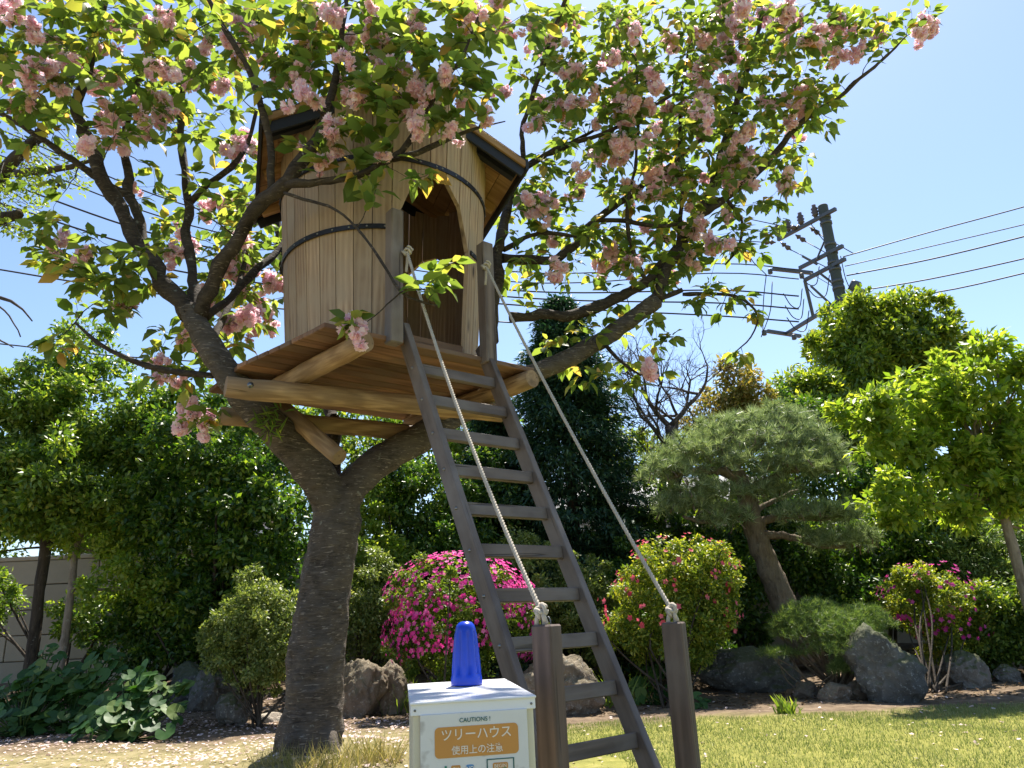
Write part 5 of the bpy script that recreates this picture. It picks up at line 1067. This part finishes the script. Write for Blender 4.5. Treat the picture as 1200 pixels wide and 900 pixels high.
for (u0, v0), (u1, v1) in (((966, 283), (957, 304)), ((940, 300), (958, 310)), ((958, 318), (980, 335)), ((950, 335), (974, 357))):
    bar('brace', at(u0, v0, 18.2), at(u1, v1, 18.2), .045, .045)
ins = MB(); ins.lathe([(.03, 0), (.05, .05), (.075, .07), (.05, .09), (.08, .14), (.05, .17), (.075, .21), (.04, .25), (.045, .30)], sides=12); im = ins.mesh('insulator'); im.materials.append(M['ceramic'])
for f in (.22, .5, .76, .98):
    P = A1 + (B1 - A1) * f; o = obj('insulator', im, UPO, P - ub + np.array([0, -.2, .05])); o.scale = (1.3, 1.3, 1.3)
strain = MB(); strain.lathe([(.02, 0), (.03, .08), (.085, .22), (.03, .30), (.06, .34), (.085, .5), (.03, .58), (.02, .66)], sides=10); sm_ = strain.mesh('strain_insulator'); sm_.materials.append(M['ceramic'])
for (x, y, dx, dy) in ((949, 266, 12, 9), (932, 275, 12, 8), (915, 284, 12, 9), (940, 266, -13, 1), (922, 273, -13, 1), (909, 284, -12, 0)):
    A = at(x, y, 18.6); B = at(x + dx, y + dy, 18.6); o = obj('strain_insulator', sm_, UPO, A - ub); o.rotation_euler = Vector(B - A).to_track_quat('Z', 'Y').to_euler(); o.scale = (.9, .9, .55)
trn = MB(); trn.lathe([(.10, 0), (.14, .02), (.14, .26), (.10, .30)], sides=14); tc = trn.mesh('junction_can'); tc.materials.append(M['steel'])
o = obj('junction_can', tc, UPO, at(999, 342, 17.9) - ub); o.rotation_euler = (.5, .4, 0); o = obj('junction_can', tc, UPO, at(1006, 348, 17.9) - ub); o.rotation_euler = (1.2, .4, 0); o.scale = (.8, .8, .8)
for x, y in ((903, 321), (896, 393), (931, 398), (940, 326)): o = obj('junction_can', tc, UPO, at(x, y, 18.9) - ub); o.scale = (.45, .45, .5)
# loose jumper leads on the pole
jl = MB()
for x0, y0, x1, y1 in ((961, 275, 1000, 297), (944, 283, 985, 306), (927, 293, 978, 318), (949, 266, 958, 270), (927, 267, 870, 255), (909, 274, 860, 266), (897, 284, 840, 280)):
    jl.tube(np.array([at(x0, y0, 18.6), at(x1, y1, 18.2)]) - ub, .013, 5)
for x0, y0, x1, y1, sg in ((918, 344, 940, 338, .5), (920, 358, 942, 350, .5), (922, 372, 948, 364, .5), (938, 322, 960, 312, .45), (945, 336, 972, 322, .5)):
    a = at(x0, y0, 18.4); b = at(x1, y1, 18.4); jl.tube(spline([a, a * .7 + b * .3 - [0, 0, sg * .8], a * .3 + b * .7 - [0, 0, sg], b], .06) - ub, .014, 5)
for x0, y0, x1, y1 in ((880, 280, 898, 322), (898, 322, 894, 392), (985, 300, 1000, 345), (905, 330, 892, 395), (950, 262, 968, 285)):
    a = at(x0, y0, 18.3); b = at(x1, y1, 18.3); jl.tube(spline([a, (a + b) / 2 + rng.normal(0, .08, 3), b], .15) - ub, .013, 5)
obj('jumper_leads', jl.mesh('jumper_leads'), UPO, mats=['wire'])['kind'] = 'stuff'
def wire(label, pts, r=.017, group='overhead wires'):
    P = spline([at(*p) for p in pts], .4); c = P[0].copy(); t = thing('overhead_wire', label, 'wire', c, 0, group); mb = MB(); mb.tube(P - c, r, 5); obj('cable', mb.mesh('cable'), t, mats=['wire'])
def splice(): pass
wire('topmost overhead wire running right from the pole', [(988, 301, 18), (1090, 272, 17), (1205, 241, 16), (1400, 185, 14)])
wire('second overhead wire from the top running right from the pole', [(990, 312, 18), (1090, 289, 17), (1205, 262, 16), (1400, 215, 14)], .014)
wire('third overhead wire from the top running right from the pole', [(992, 323, 18), (1090, 304, 17), (1205, 276, 16), (1400, 225, 14)], .02)
wire('fourth overhead wire from the top running right from the pole', [(1000, 342, 18), (1090, 327, 17), (1205, 302, 16), (1400, 255, 14)], .019)
wire('lowest overhead wire running right from the pole', [(1000, 352, 18), (1095, 343, 17), (1205, 319, 16), (1400, 270, 14)], .019)
wire('thin wire slanting down right from the pole arm', [(950, 320, 18.5), (975, 335, 18.3), (1040, 372, 17), (1100, 410, 16)], .009)
for i, (ya, yb, yc, r) in enumerate([(312, 322, 122, .017), (323, 334, 152, .017), (343, 344, 182, .022), (358, 352, 208, .022), (373, 361, 232, .022)]):
    wire(['topmost', 'second', 'third', 'fourth', 'lowest'][i] + ' overhead wire running left from the pole behind the cherry', [(936, ya + 4, 18.6), (840, ya - 3, 18.3), (600, yb - 4, 17.5), (250, (yb + yc) / 2 + 28, 15.5), (0, yc + 30, 14), (-250, yc - 60, 12.5)], r)
wire('low single overhead wire at the left edge above the evergreen', [(-120, 296, 14), (0, 316, 14.5), (120, 335, 15), (330, 362, 16), (600, 378, 17)], .02)
wire('lowest overhead wire at the left edge across the evergreen top', [(-120, 394, 15), (0, 403, 15.5), (120, 416, 16), (330, 430, 16.5)], .017)
wire('faint low wire crossing the tip of the left evergreen', [(-120, 448, 15), (0, 455, 15.5), (190, 458, 16), (330, 462, 16.5)], .014)
print('TRIS', sum(len(o.data.polygons) for o in bpy.data.objects if o.type == 'MESH'))
